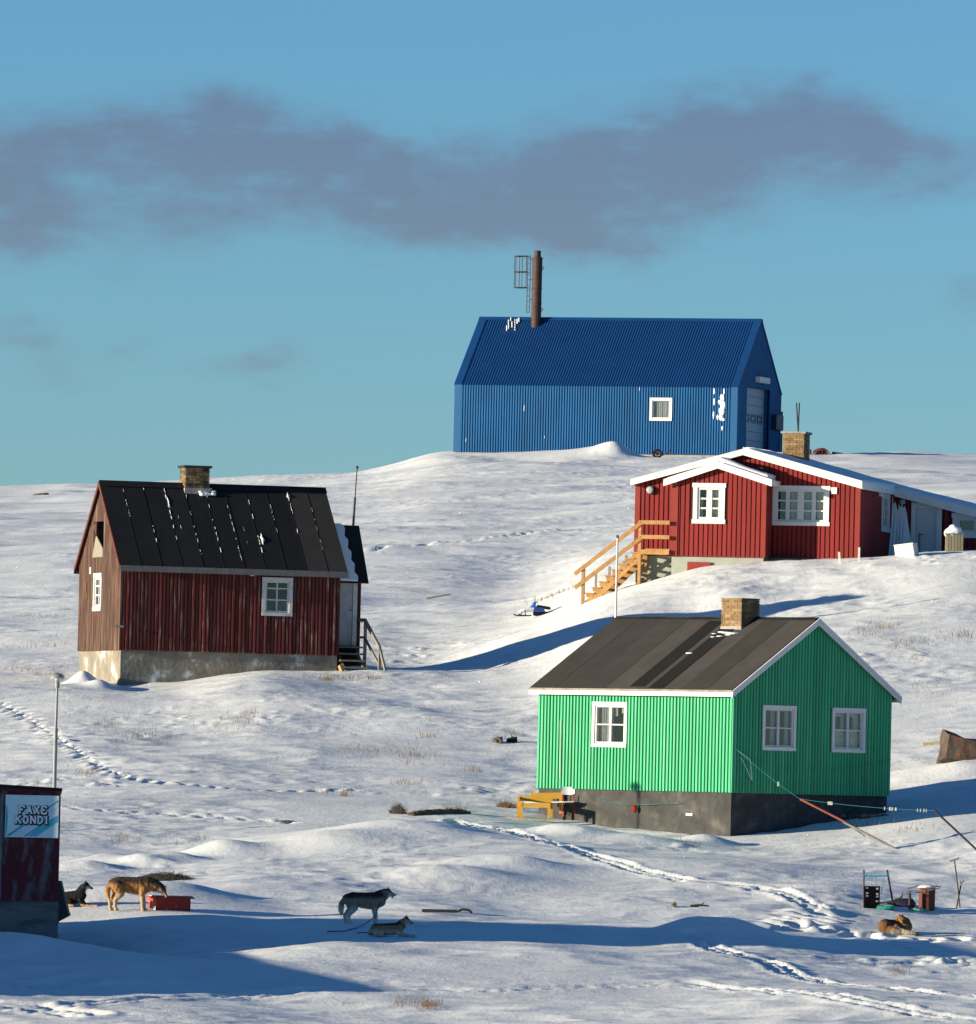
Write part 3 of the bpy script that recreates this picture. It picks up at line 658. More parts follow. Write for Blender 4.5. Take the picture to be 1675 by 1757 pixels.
# roof
x0, x1 = -og, xr_+.16
def sp(side, t, x, lift):
    ye = -oe if side < 0 else yl+oe; y = ye+(ym-ye)*t
    return Vector((x, y, roofz(y)+lift))
def slabx(side, xa, xb, t0, t1, l0, l1):
    q = MB(); q.hexa([sp(side,t0,xa,l0), sp(side,t0,xb,l0), sp(side,t1,xb,l0), sp(side,t1,xa,l0)], [sp(side,t0,xa,l1), sp(side,t0,xb,l1), sp(side,t1,xb,l1), sp(side,t1,xa,l1)]); return q
for sd in (-1, 1):
    slabx(sd, x0+.01, x1-.01, 0, 1, -.05, .0).build('roof', BM['under'], g)
    n = 11; W_ = (x1-x0)/n
    for i in range(n):
        slabx(sd, x0+i*W_, x0+(i+1)*W_-.004, 0, .998, .003+.003*(i%2), .018+.003*(i%2)).build('felt_strip', BM['felt_grey'] if i >= n-2 else BM['felt'], g)
        if i: 
            q = slabx(sd, x0+i*W_-.018, x0+i*W_+.018, 0, .93, .018, .027); q.build('batten', BM['felt_grey'] if i > n-2 else BM['felt'], g)
    slabx(sd, x0-.01, x1+.01, .93, 1.004, .05, .058).build('ridge_strip', BM['felt'], g)
    ye = -oe if sd < 0 else yl+oe
    MB().box(x0-.01, x1+.01, *( (ye-.03, ye) if sd < 0 else (ye, ye+.03)), roofz(ye)-.14, roofz(ye)+.03).build('eave_board', BM['eave'], g)
    for xx in (x0-.03,):
        q = MB(); ye2 = ye
        q.hexa([(xx,ye2,roofz(ye2)-.13),(xx+.03,ye2,roofz(ye2)-.13),(xx+.03,ym,zr-.13),(xx,ym,zr-.13)], [(xx,ye2,roofz(ye2)+.02),(xx+.03,ye2,roofz(ye2)+.02),(xx+.03,ym,zr+.02),(xx,ym,zr+.02)])
        q.build('barge_board', mat('dark_red_barge', (.10,.03,.025), .9, .3, 4), g)
# strips of snow caught along the battens
q = MB(); q.smooth = True
for (i, t0, t1, sc_) in ((2.0,.28,.92,.9),(3.0,.25,.95,1.2),(3.35,.45,.60,.5),(4.0,.15,.92,.5),(5.0,.15,.92,.8),(5.9,.1,.9,.5),(7.0,.2,.92,.9),(8.0,.3,.8,.4),(9.0,.35,.94,1.0),(1.0,.5,.9,.4),(10.0,.2,.7,.2),(6.4,.3,.5,.3)):
    t = t0
    while t < t1:
        l = random.uniform(.01, .07)
        if random.random() < .38:
            n_ = 5; x_ = x0+i*W_+.035; rr_ = [.0065*sc_*random.uniform(.3,1.8)*(.3 if k in (0, n_-1) else 1) for k in range(n_)]
            q.tube([sp(-1, t+l*k/(n_-1), x_+random.uniform(-.008,.008), .028) for k in range(n_)], rr_, 6)
        t += l+random.uniform(0, .03)
for (i, t0, t1, r_) in ((7.22,.30,.43,.035),(3.1,.70,.86,.022),(9.05,.86,.92,.035)):
    q.tube([sp(-1, t0+(t1-t0)*k/6, x0+i*W_+random.uniform(-.02,.02), .02) for k in range(7)], [r_*(.2+math.sin(math.pi*k/6)*random.uniform(.7,1.1)) for k in range(7)], 7)
for k in range(16): 
    t = .93-.06*abs(math.sin(k*.8)); q.ball(sp(-1, t+random.uniform(-.02,.02), x0+(4.75+.045*k)*W_, .05), random.uniform(.03,.07), 2, (1.3,1,.7), .4)
q.build('roof_snow', MSNOW, g, kind='stuff')
chx0, chx1 = H.onx(318.5, 810, ym-.3)[0], H.onx(360, 810, ym-.3)[0]; ctop = H.onx(340, 800, ym-.3)[1]
chimney(lambda v: v, g, chx0, chx1, ym-.30, ym+.34, roofz(ym-.3)-.05, ctop-.05, BM, skirt=.22, cap=True, brick='brick_dark', capm='dark_metal')
# little things on the walls
ty = MB(H.wx()); z = H.onx(432, 983)[1]; xx = H.onx(432,983)[0]; ty.box(xx-.07, xx+.07, .02, .09, z-.09, z+.09).build('junction_box', mat('pale_green_plastic', (.45,.5,.38), .6, .1), g)
sx_ = H.ony(188,1076)[0]; sz = H.ony(188,1075)[1]
MB().box(-.42, .12, -.50, -.47, sz-.03, sz+.03).build('bracket', G['dark_metal'], g) if 0 else MB().beam((-.06, .35, sz), (-.02, -.55, sz-.02), .04, .06).build('bracket', G['dark_metal'], g)
q = MB(H.wy()); a = H.ony(150,1000); b2 = H.ony(152,1028); q.beam((a[0],.04,a[1]),(b2[0],.04,b2[1]), .05, .03); q.build('lath', G['new_wood'], g)
q = MB(H.wy()); a = H.ony(158,978); q.box(a[0]-.05,a[0]+.05,.02,.06,a[1]-.12,a[1]+.08); q.build('outlet_box', G['trim'], g)
# entrance porch at the right end
pz0, pz1 = zb-.0, 0; px1 = H.onx(620, 1000, .9)[0]; pe = H.onx(622, 978, .9)[1]-.0; pw = 1.75; py0 = .9
pr = H.onx(606, 905, py0+pw/2)[1]
MB().box(xr_+.005, px1-.04, py0+.04, py0+pw-.04, -1.5, zb-.28).build('porch_foundation', BM['found'], g)
q = MB(); q.box(xr_+.005, px1, py0, py0+pw, zb-.28, pe); q.prism([(py0,pe),(py0+pw,pe),(py0+pw/2,pr-.05)], lambda p, s: (s, p[0], p[1]), xr_+.2, px1); q.build('porch_wall', BM['under'], g)
dx0, dx1 = H.onx(585,1000,py0)[0], H.onx(613,1000,py0)[0]; dz1 = H.onx(600,995,py0)[1]; dz0 = H.onx(600,1108,py0)[1]
dr = MB(); dr.box(xr_+.03, dx1-.14, py0-.04, py0-.002, dz0, dz1); door = dr.build('door', mat('grey_white_door', (.36,.37,.38), .7, .15, 5, col2=(.2,.2,.2), c2scale=3, c2thr=(.62,.75)), g)
MB().tube([(dx1-.24, py0-.09, dz0+1.02), (dx1-.14, py0-.09, dz0+1.02)], .015, 6).build('handle', G['galv'], door)
q = MB(); q.box(xr_+.03, dx1, py0-.06, py0-.002, dz1, dz1+.07); q.box(dx1-.13, dx1, py0-.06, py0-.002, dz0, dz1-.002); q.build('door_frame', BM['trim'], g)
ov2 = .14
for sd in (-1, 1):
    yy = py0-.28 if sd < 0 else py0+pw+.28; yr_ = py0+pw/2; zz = pr-(pr-pe)*(pw/2+.28)/(pw/2)
    MB().hexa([(xr_+.1,yy,zz),(px1+ov2,yy,zz),(px1+ov2,yr_,pr),(xr_+.1,yr_,pr)], [(xr_+.1,yy,zz+.06),(px1+ov2,yy,zz+.06),(px1+ov2,yr_,pr+.06),(xr_+.1,yr_,pr+.06)]).build('porch_roof', BM['felt'], g)
    if sd < 0:
        pg = MB(); n_ = 14; vs = []; prev = None
        for i in range(n_+1):
            t = i/n_; w0 = xr_+.12; wid = (px1+ov2-w0)*(.52-.08*t+ .05*math.sin(i*2.1)+.12*(1-t)); y_ = yy+(yr_-yy)*t; z_ = zz+(pr-zz)*t+.062
            vs.append((w0, y_, z_, w0+wid))
        for a_, c_ in zip(vs[:-1], vs[1:]): pg.hexa([(a_[0],a_[1],a_[2]),(a_[3],a_[1],a_[2]),(c_[3],c_[1],c_[2]),(c_[0],c_[1],c_[2])], [(a_[0],a_[1],a_[2]+.05),(a_[3],a_[1],a_[2]+.04),(c_[3],c_[1],c_[2]+.04),(c_[0],c_[1],c_[2]+.05)])
        pg.build('porch_roof_snow', MSNOW, g)
def text(s, name, size, parent, loc, rot, mt, depth=.01, bold=0.0, sx=1.0):
    cu = bpy.data.curves.new(name, 'FONT'); cu.body = s; cu.size = size; cu.extrude = depth; cu.offset = bold; cu.align_x = 'CENTER'; cu.align_y = 'CENTER'
    tmp = bpy.data.objects.new(name, cu); C.objects.link(tmp); dg = bpy.context.evaluated_depsgraph_get()
    me = bpy.data.meshes.new_from_object(tmp.evaluated_get(dg)); me.name = name; bpy.data.objects.remove(tmp)
    me.materials.clear(); me.materials.append(mt); o = bpy.data.objects.new(name, me); C.objects.link(o); o.parent = parent; o.location = loc; o.rotation_euler = rot; o.scale = (sx,1,1); return o
text('548', 'house_number', .17, g, ((H.onx(608,986,py0)[0]), py0-.012, H.onx(608,986.5,py0)[1]), (math.pi/2,0,0), G['trim'], .012, .006)
# mast on the porch
p0 = H.onx(606, 905, py0+pw/2); p1 = H.onx(613, 802, py0+pw/2); yq = py0+pw/2
q = MB(); q.tube([(p0[0],yq,pr-.05),(p0[0]+(p1[0]-p0[0])*.45,yq,pr+(p1[1]-p0[1])*.5)], .035, 8); q.tube([(p0[0]+(p1[0]-p0[0])*.45,yq,pr+(p1[1]-p0[1])*.5),(p1[0],yq,p1[1])], .018, 8); q.ball((p1[0],yq,p1[1]), .05, 1); q.build('mast', G['dark_metal'], g)
# entrance steps with handrail, all grey old timber
st = child('entrance_steps', g)
sx0 = xr_+.03; zl = dz0-.02; stepn = 5; 
for i in range(stepn):
    y_ = py0-.05-.30*(i+.0); z_ = zl-.0-.20*i; xr2 = H.onx(618+3.2*i, 1110, y_)[0]
    MB().box(sx0+ (0 if i < 3 else .0), xr2, y_-.30, y_-.02, z_-.05, z_).build('tread', G['grey_wood'], st)
sxr = H.onx(625,1110,py0-.6)[0]
for xx in (sx0+.1, sxr-.12): MB().beam((xx, py0-.1, zl-.12), (xx, py0-1.5, zl-1.05), .05, .2).build('stringer', G['grey_wood'], st)
hx = H.onx(627,1080,py0-.3)[0]; zp = H.onx(627,1064,py0-.3)[1]
hx2 = H.onx(652,1110,py0-1.5)[0]; zp2 = H.onx(650,1112,py0-1.5)[1]
MB().beam((hx, py0-.3, zl-.9), (hx, py0-.3, zp), .08).build('post', G['grey_wood'], st)
MB().beam((hx2, py0-1.5, zl-2.2), (hx2, py0-1.5, zp2), .08).build('post', G['grey_wood'], st)
MB().beam((px1-.05, py0-.02, zp), (hx, py0-.3, zp), .07, .1).build('rail', G['grey_wood'], st)
MB().beam((px1-.05, py0-.02, zp-.5), (hx, py0-.3, zp-.5), .05, .07).build('rail', G['grey_wood'], st)
MB().beam((hx-.02, py0-.3, zp), (hx2, py0-1.5, zp2), .07, .1).build('rail', G['grey_wood'], st)
MB().beam((hx-.02, py0-.3, zp-.5), (hx2, py0-1.5, zp2-.5), .05, .07).build('rail', G['grey_wood'], st)
a = H.onx(666,1165,py0-1.9); MB().beam((hx2, py0-1.5, zp2), (a[0], py0-1.9, a[1]-.1), .06).build('brace', G['grey_wood'], st)
a = H.onx(592,1160,py0-1.7); MB().beam((a[0]-.1, py0-1.5, a[1]+.3), (a[0], py0-1.7, a[1]-.1), .1).build('brace', G['new_wood'], st)
tag(g, 'weathered dark red wooden house with steep black felt roof on tall plaster foundation', 'house')
BH = H
# ================================================================= BLUE WAREHOUSE
H = House('blue_warehouse', 1262.5, 781, 525, 72); g = H.root
UM = dict(G)
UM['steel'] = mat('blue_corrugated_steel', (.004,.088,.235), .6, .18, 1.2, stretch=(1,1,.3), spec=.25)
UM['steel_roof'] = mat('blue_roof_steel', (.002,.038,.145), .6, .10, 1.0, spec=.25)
UM['trim_b'] = mat('blue_flashing', (.005,.075,.20), .6, .08, 2, spec=.25)
ze = H.ony(1263, 664)[1]; yl = H.ony(779.5, 780)[0]; xg = H.onx(1337.5, 760)[0]; xm = xg/2
zr = H.onx(1305.5, 549)[1]; slope = (zr-ze)/xm
def corr(T, mp_, a0, a1, pitch, depth, lo, hi, name, mt, hfun=None, holes=()):
    """trapezoid sheet: profile along the wall, one thin closed shell"""
    q = MB(T); n = round((a1-a0)/pitch); pr_ = []; p = (a1-a0)/n
    for i in range(n):
        s = a0+i*p; pr_ += [(s, 0), (s+p*.38, 0), (s+p*.5, depth), (s+p*.88, depth)]
    pr_.append((a1, 0))
    for (s0, n0), (s1, n1) in zip(pr_[:-1], pr_[1:]):
        segs = [(lo, None)]
        for (c0, c1, e0, e1) in holes:
            if c0 < s1 and c1 > s0: segs = [(lo, e0), (e1, None)]
        for (u0, u1) in segs:
            ta = u1 if u1 is not None else (hfun(s0) if hfun else hi); tb = u1 if u1 is not None else (hfun(s1) if hfun else hi)
            q.hexa([mp_(s0,n0-.02,u0), mp_(s1,n1-.02,u0), mp_(s1,n1,u0), mp_(s0,n0,u0)], [mp_(s0,n0-.02,ta), mp_(s1,n1-.02,tb), mp_(s1,n1,tb), mp_(s0,n0,ta)])
    return q.build(name, mt, g)
wb = (H.ony(1154,700)[0], H.ony(1115.5,700)[0], H.ony(1135,722)[1], H.ony(1135,682.5)[1])
mw = lambda s, n, h: (s, n, h)
corr(H.wy(), mw, .18, yl-.18, .150, .045, .0, ze-.02, 'wall_cladding', UM['steel'], holes=[wb])
dg0, dg1 = H.onx(1281.5,700)[0], H.onx(1318.5,700)[0]; dgt = H.onx(1290,664)[1]
corr(H.wx(), mw, .16, xg-.16, .21, .04, .0, 0, 'gable_cladding', UM['steel'], hfun=lambda s: zr-.06-abs(s-xm)*slope, holes=[(dg0,dg1,-.1,dgt)])
q = MB(); q.box(xg-.05, xg-.02, .1, yl-.1, 0, ze); q.box(.1, xg-.1, yl-.05, yl-.02, 0, ze); q.prism([(0,ze),(xg,ze),(xm,zr)], lambda p, s: (p[0], s, p[1]), yl-.05, yl-.02); q.build('rear_wall', UM['steel'], g)
MB().box(.06, xg-.06, .06, yl-.06, -2.5, .0).build('foundation', G['concrete'], g)
q = MB()
for (x, y) in ((0,0),(0,yl),(xg,0)): 
    sx_ = 1 if x == 0 else -1; sy_ = 1 if y == 0 else -1
    q.box(min(x-.03*sx_, x+.2*sx_), max(x-.03*sx_, x+.2*sx_), min(y-.05*sy_, y-.02*sy_), max(y-.05*sy_, y-.02*sy_), 0, ze)
    q.box(min(x-.05*sx_, x-.02*sx_), max(x-.05*sx_, x-.02*sx_), min(y-.05*sy_, y+.34*sy_), max(y-.05*sy_, y+.34*sy_), 0, ze)
q.build('corner_flashing', UM['trim_b'], g)
# roof
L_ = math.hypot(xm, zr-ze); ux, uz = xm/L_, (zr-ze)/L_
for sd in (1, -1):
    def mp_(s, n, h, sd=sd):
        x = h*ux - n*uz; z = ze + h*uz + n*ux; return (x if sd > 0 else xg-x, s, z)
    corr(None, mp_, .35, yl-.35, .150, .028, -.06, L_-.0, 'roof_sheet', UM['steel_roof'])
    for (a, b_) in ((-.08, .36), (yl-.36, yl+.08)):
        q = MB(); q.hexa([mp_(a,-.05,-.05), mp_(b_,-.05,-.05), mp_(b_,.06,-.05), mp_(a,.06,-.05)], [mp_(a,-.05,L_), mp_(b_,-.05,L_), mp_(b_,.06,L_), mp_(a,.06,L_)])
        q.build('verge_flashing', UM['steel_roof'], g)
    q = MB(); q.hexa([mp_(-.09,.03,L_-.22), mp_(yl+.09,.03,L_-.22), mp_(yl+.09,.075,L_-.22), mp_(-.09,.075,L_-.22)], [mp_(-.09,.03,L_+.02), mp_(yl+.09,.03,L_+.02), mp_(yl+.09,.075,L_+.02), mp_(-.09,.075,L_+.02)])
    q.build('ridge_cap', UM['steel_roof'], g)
# window and door
UM['trim2'] = G['trim2']; UM['glassd'] = G['glass']
ww = window(H.wy(-.05), g, *wb, 1, 1, UM, casing=.14, sash=.04, curtain=[(0,1,0,1,G['curtain_g'])])
dep = .30; q = MB(); q.box(dg0, dg0+.02, .06, dep, 0, dgt); q.box(dg1-.02, dg1, .06, dep, 0, dgt); q.box(dg0, dg1, .06, dep, dgt-.02, dgt)
q.build('door_reveal', UM['trim_b'], g)
gd = child('roller_door', g); dm = mat('grey_door_panel', (.30,.34,.38), .5, .08, 3, obj=.12); nP = 8
for i in range(nP):
    hh_ = dgt/nP
    if i == 4:
        MB().box(dg0+.03, dg1-.03, dep-.05, dep, i*hh_, (i+1)*hh_-.02).build('panel', dm, gd)
        for k in range(3):
            x = dg0+.25+(dg1-dg0-.5)*(k+.5)/3; hw_ = (dg1-dg0-.5)/6*.72
            q = MB(); fr = .07; q.box(x-hw_, x+hw_, dep-.08, dep-.051, i*hh_+.06, i*hh_+.06+fr); q.box(x-hw_, x+hw_, dep-.08, dep-.051, (i+1)*hh_-.06-fr, (i+1)*hh_-.06)
            q.box(x-hw_, x-hw_+fr*1.6, dep-.08, dep-.051, i*hh_+.06, (i+1)*hh_-.06); q.box(x+hw_-fr*1.6, x+hw_, dep-.08, dep-.051, i*hh_+.06, (i+1)*hh_-.06); q.build('window_frame', G['dark_metal'], gd)
    else: MB().box(dg0+.03, dg1-.03, dep-.05, dep, i*hh_, (i+1)*hh_-.02).build('panel', dm, gd)
a = H.onx(1295,649); b_ = H.onx(1313,650)
MB().box(a[0], b_[0], -.30, -.05, a[1]-.22, a[1]+.1).build('lamp', mat('pale_lamp_box', (.6,.58,.52), .5, .05), g)
a = H.onx(1322,735); b_ = H.onx(1334,735); MB().box(a[0], b_[0], -.35, -.05, H.onx(1325,737)[1], H.onx(1325,712)[1]).build('wall_box', mat('dark_blue_box', (.008,.02,.05), .5, .1), g)
a = H.onx(1338,700); MB().tube([(xg+.06, -.1, H.onx(1338,706)[1]), (xg+.06, -.1, 0)], .05, 6).build('drain_pipe', G['dark_metal'], g)
# wind-packed snow stuck to the cladding and roof
q = MB(); q.smooth = True
for (px, py, rr, sz) in ((1240,682,.16,1.6),(1241,695,.2,2),(1239,706,.2,2),(1238,716,.15,1.7),(1242,720,.12,1),(1236,690,.13,1.5),(1226,690,.06,5),(1225,712,.05,6),(1232,716,.07,3),(1240,735,.06,3),(1243,672,.05,5),(1226,672,.05,5)):
    s, z = H.ony(px, py); q.ball(H.wy()(Vector((s, .045, z))), rr*.8, 2, (.25,1,sz*.9), .6)
for (px, py, l) in ((900,700,.8),(935,750,.4),(800,755,.6),(1098,668,.5)):
    s, z = H.ony(px, py); q.ball(H.wy()(Vector((s, .045, z))), .03, 1, (.4,.6,l*9), .5)
q.build('wall_snow', MSNOW, g, kind='stuff')
q = MB(); q.smooth = True
for (px, y0_, y1_) in ((873,553,566),(879,556,563),(884,552,568),(888,551,557),(877,549,552),(891,549,554),(870,563,569)):
    for k in range(5):
        py = y0_+(y1_-y0_)*k/4; 
        # point on the near roof slope
        for h_ in (L_*(1-(py-547)/112),): 
            s = H.ony(px, py, h_*ux)[0]; p = (h_*ux-.04*uz, s, ze+h_*uz+.05); q.ball(p, .085, 1, (.8,.5,.8), .5)
q.build('roof_snow', MSNOW, g, kind='stuff')
# smokestack with ladder and safety cage
sk = child('smokestack', g); cxk = xm-.38
sy_, _ = H.ony(920, 550, cxk); zt = H.ony(922, 441, cxk)[1]; zt2 = H.ony(922, 430, cxk)[1]; rr = .275; zk = ze+cxk*slope-.2
MB().tube([(cxk, sy_, zk), (cxk, sy_, zt)], rr, 20).build('pipe', G['iron'], sk)
MB().tube([(cxk, sy_, zt-.01), (cxk, sy_, zt2)], rr*.66, 18).build('flue_tip', G['iron'], sk)
for zz in (zk+1.35, (zk+zt)/2+.2, zt-.12): MB().tube([(cxk, sy_, zz), (cxk, sy_, zz+.05)], rr+.025, 20).build('collar', G['iron'], sk)
def P(py): return H.ony(922, py, cxk)[1]
q = MB()
for yy in (rr+.09, rr+.25): q.tube([(cxk-.12, sy_+yy, P(537)), (cxk-.12, sy_+yy, P(438))], .022, 6)
q.build('ladder_rail', G['iron'], sk)
z = P(536)
rung = MB().tube([(cxk-.12, sy_+rr+.09, 0), (cxk-.12, sy_+rr+.25, 0)], .014, 5).mesh('rung', G['iron'])
while z < P(438): inst('rung', rung, sk, (0,0,z)); z += .3
for py in (446, 480, 514): MB().beam((cxk, sy_+rr-.02, P(py)), (cxk-.12, sy_+rr+.1, P(py)), .035).build('bracket', G['iron'], sk)
def arc(z):
    c = (cxk-.12, sy_+rr+.17+.42, z); return [(c[0]+.40*math.sin(a), sy_+rr+.17+.42-.42*math.cos(a)+.0, z) for a in [math.radians(t) for t in range(20, 341, 20)]]
for py in (440, 467, 494): MB().tube(arc(P(py)), .026, 6).build('cage_hoop', G['iron'], sk)
for a in (70, 125, 180, 235, 290):
    a = math.radians(a); x = cxk-.12+.40*math.sin(a); y = sy_+rr+.17+.42-.42*math.cos(a)
    MB().tube([(x, y, P(494.5)), (x, y, P(439.5))], .02, 6).build('cage_bar', G['iron'], sk)
for py in (460, 531): MB().tube([(cxk, sy_-rr-.0, P(py+3)), (cxk, sy_-rr-.12, P(py)), (cxk, sy_-rr-.0, P(py-3))], .03, 6).build('lifting_lug', G['iron'], sk)
tag(g, 'large blue corrugated steel warehouse with tall rusty smokestack on the hilltop', 'warehouse')
WH = H
# ================================================================= RED HOUSE
H = House('red_house', 1473, 962, 292.0, 76); g = H.root
RM = dict(G)
RM['clad'] = mat('bright_red_boards', (.185,.014,.012), .7, .14, 3, obj=.14, bump=.003, bscale=14, stretch=(1,1,.15))
RM['under'] = mat('dark_red_backing', (.05,.005,.004), .8, .15, 3)
RM['corner'] = mat('faded_red_board', (.21,.024,.018), .65, .1, 3)
RM['found'] = mat('pale_green_concrete', (.29,.31,.265), .9, .12, 2, bump=.006)
ye_, ze = H.ony(1473, 832)[0], H.ony(1470, 836)[1]; yl = H.ony(1090, 900)[0]
yap, zap = H.ony(1275, 770, -.25); zr = zap; sr_ = (zr - H.ony(1475, 828, -.25)[1])/(yap+.12)
sl_ = (zr - H.ony(1083, 822, -.25)[1])/(H.ony(1083, 822, -.25)[0]-yap); ym = yap
def rz(y): return zr - (ym-y)*sr_ if y < ym else zr - (y-ym)*sl_
xM = H.onx(1530, 870)[0]             # main block right wall ends here, annex starts
zb = H.ony(1460, 958)[1]
LX = 9.5
MB().box(.04, LX, .04, yl-.04, -2, zb).build('foundation', RM['found'], g)
# bay on the front
bo = -.90
by0, by1 = H.ony(1312, 950, bo)[0], H.ony(1150, 950, bo)[0]; bzb = H.ony(1240, 954, bo)[1]
bya, bza = H.ony(1232, 793, bo-.2); bsr = (bza-H.ony(1325, 824, bo-.2)[1])/(bya-H.ony(1325,824,bo-.2)[0]); bsl = (bza-H.ony(1140, 823, bo-.2)[1])/(H.ony(1140,823,bo-.2)[0]-bya)
def bz(y): return bza-(bya-y)*bsr if y < bya else bza-(y-bya)*bsl
MB().box(bo+.04, -.0, by0+.04, by1-.04, -2, bzb).build('bay_foundation', RM['found'], g)
q = MB(H.wy(bo)); a = H.ony(1180,964,bo); b_ = H.ony(1220,964,bo); q.box(b_[0], a[0], .0, .03, a[1]-.6, a[1]); q.build('cellar_hatch', RM['corner'], g)
wbig = (H.ony(1423,870)[0], H.ony(1325,870)[0], H.ony(1375,902)[1], H.ony(1375,833.5)[1])
wbay = (H.ony(1244,870,bo)[0], H.ony(1189.5,870,bo)[0], H.ony(1216,899)[1], H.ony(1216,829)[1])
wbay = (wbay[0], wbay[1], H.ony(1216,898.5,bo)[1], H.ony(1216,829,bo)[1])
k = .1; inn = lambda w_, k=.1: (w_[0]+k, w_[1]-k, w_[2]+k, w_[3]-k)
def gable_fill(q, fz, s0, s1, apex, z0, n0, n1):
    q.prism([(s0, z0), (s1, z0), (s1, fz(s1)-.1), (apex, fz(apex)-.1), (s0, fz(s0)-.1)], lambda p, s: (p[0], s, p[1]), n0, n1)
zt = min(rz(0), rz(yl))-.12
q = MB(H.wy()); wall_cells(q, 0, yl, zb, zt, [inn(wbig)], -.14, -.005); gable_fill(q, rz, 0, yl, ym, zt+.001, -.14, -.005); q.build('gable_wall', RM['under'], g)
ztb = min(bz(by0), bz(by1))-.12
q = MB(H.wy(bo)); wall_cells(q, by0, by1, bzb, ztb, [inn(wbay)], -.14, -.005); gable_fill(q, bz, by0, by1, bya, ztb+.001, -.14, -.005)
q.build('bay_wall', RM['under'], g)
q = MB(); q.box(bo+.14, -.0, by0, by0+.12, bzb, bz(by0)-.1); q.box(bo+.14, 0, by1-.12, by1, bzb, bz(by1)-.1); q.box(0, .14, .14, yl, zb-.0, zb+.01); q.build('bay_side_wall', RM['under'], g)
boards(H.wy(), g, RM['clad'], .0, yl, zb-.03, lambda s: rz(s)-.1, .150, .128, .026, [wbig, (by0-.02,by1+.02,-1,min(bz(by0),bz(by1))+.05)], jit=.003)
boards(H.wy(bo), g, RM['clad'], by0, by1, bzb-.03, lambda s: bz(s)-.1, .150, .128, .026, [wbay], jit=.003)
boards(lambda v: Vector((v.x, by0-v.y, v.z)), g, RM['clad'], bo+.02, -.03, bzb-.03, bz(by0)-.1, .15, .128, .026)
q = MB(); q.box(-.03, -.0, -.03, .12, zb-.03, rz(0)-.1); q.build('corner_board', RM['corner'], g)
MB(H.wy()).box(yl-.15, yl+.01, .026, .05, zb-.03, rz(yl)-.12).build('corner_board', RM['corner'], g)
MB(H.wy(bo)).box(by1-.22, by1+.01, .027, .05, bzb-.03, bz(by1)-.12).build('corner_board', RM['corner'], g)
MB(H.wy(bo)).box(by0-.03, by0+.10, .027, .05, bzb-.03, bz(by0)-.12).build('corner_board', RM['corner'], g)
cy = G['curtain_y']; dk_ = G['curtain_g']
window(H.wy(), g, *wbig, 4, 3, RM, casing=.12, sash=.06, bar=.045, wide_mid=[.12,.2,.12], head=.03, curtain=[(.0,.72,0,1,G['curtain'])])
window(H.wy(bo), g, *wbay, 2, 3, RM, casing=.13, sash=.07, bar=.05, wide_mid=[.17], head=.03, curtain=[(0,.45,0,1,cy),(.8,1,0,.7,cy)])
# right wall (in shade) and annex set back
wr = (H.onx(1512,880)[0], H.onx(1525.5,880)[0], H.onx(1518,913)[1], H.onx(1518,844)[1])
za = rz(0)-.14
q = MB(H.wx()); wall_cells(q, 0, LX, zb, za, [inn(wr,.12)], -.14, -.005); q.build('side_wall', RM['under'], g)
boards(H.wx(), g, RM['clad'], .02, xM, zb-.03, za, .16, .135, .026, [wr])
window(H.wx(), g, *wr, 2, 3, RM, casing=.13, sash=.07, bar=.05, wide_mid=[.12], head=.03)
a = H.onx(1508.5,845); MB(H.wx()).box(a[0]-.15, a[0]+.05, .02, .1, a[1]-.12, a[1]+.1).build('junction_box', G['trim'], g)
# annex: its front wall runs toward negative y from x = xM
AW = lambda v: Vector((xM-v.y, v.x, v.z))
def ony(px, py): return H.ony(px, py, xM)
ya1 = ony(1760, 900)[0]
def az_(y): return rz(y) if y > -.0 else rz(0)+y*sr_*.92
da0, da1, dat = ony(1616,900)[0], ony(1564,900)[0], ony(1590,862)[1]; dab = ony(1590, 962)[1]
wn = (ony(1684,900)[0], ony(1635,900)[0], ony(1655,923)[1], ony(1655,880)[1])
q = MB(AW); zta = ony(1616, 858)[1]
hb = zb-.25
q.prism([(0, hb), (0, az_(0)-.12), (da1+.02, az_(da1+.02)-.12), (da1+.02, hb)], lambda p, s: (p[0], s, p[1]), -.14, -.005)
q.prism([(da0, hb), (da0, az_(da0)-.12), (wn[1]-.1, az_(wn[1]-.1)-.12), (wn[1]-.1, hb)], lambda p, s: (p[0], s, p[1]), -.14, -.005)
q.prism([(wn[1]-.1, hb), (wn[1]-.1, wn[2]+.1), (wn[0]+.1, wn[2]+.1), (wn[0]+.1, hb)], lambda p, s: (p[0], s, p[1]), -.14, -.005)
q.prism([(wn[1]-.1, wn[3]-.1), (wn[1]-.1, az_(wn[1]-.1)-.12), (wn[0]+.1, az_(wn[0]+.1)-.12), (wn[0]+.1, wn[3]-.1)], lambda p, s: (p[0], s, p[1]), -.14, -.005)
q.prism([(wn[0]+.1, hb), (wn[0]+.1, az_(wn[0]+.1)-.12), (ya1, az_(ya1)-.12), (ya1, hb)], lambda p, s: (p[0], s, p[1]), -.14, -.005)
q.prism([(da1, dat), (da1, az_(da1)-.12), (da0, az_(da0)-.12), (da0, min(dat, az_(da0)-.15))], lambda p, s: (p[0], s, p[1]), -.14, -.005)
q.build('annex_wall', RM['under'], g)
boards(AW, g, RM['clad'], ya1, 0, hb, lambda s: az_(s)-.12, .15, .128, .024, [(da0-.0,da1+.0,-1,dat), wn])
window(AW, g, *wn, 1, 1, RM, casing=.16, sash=.07, head=.03, curtain=[(0,1,0,.0,cy)] if 0 else None)
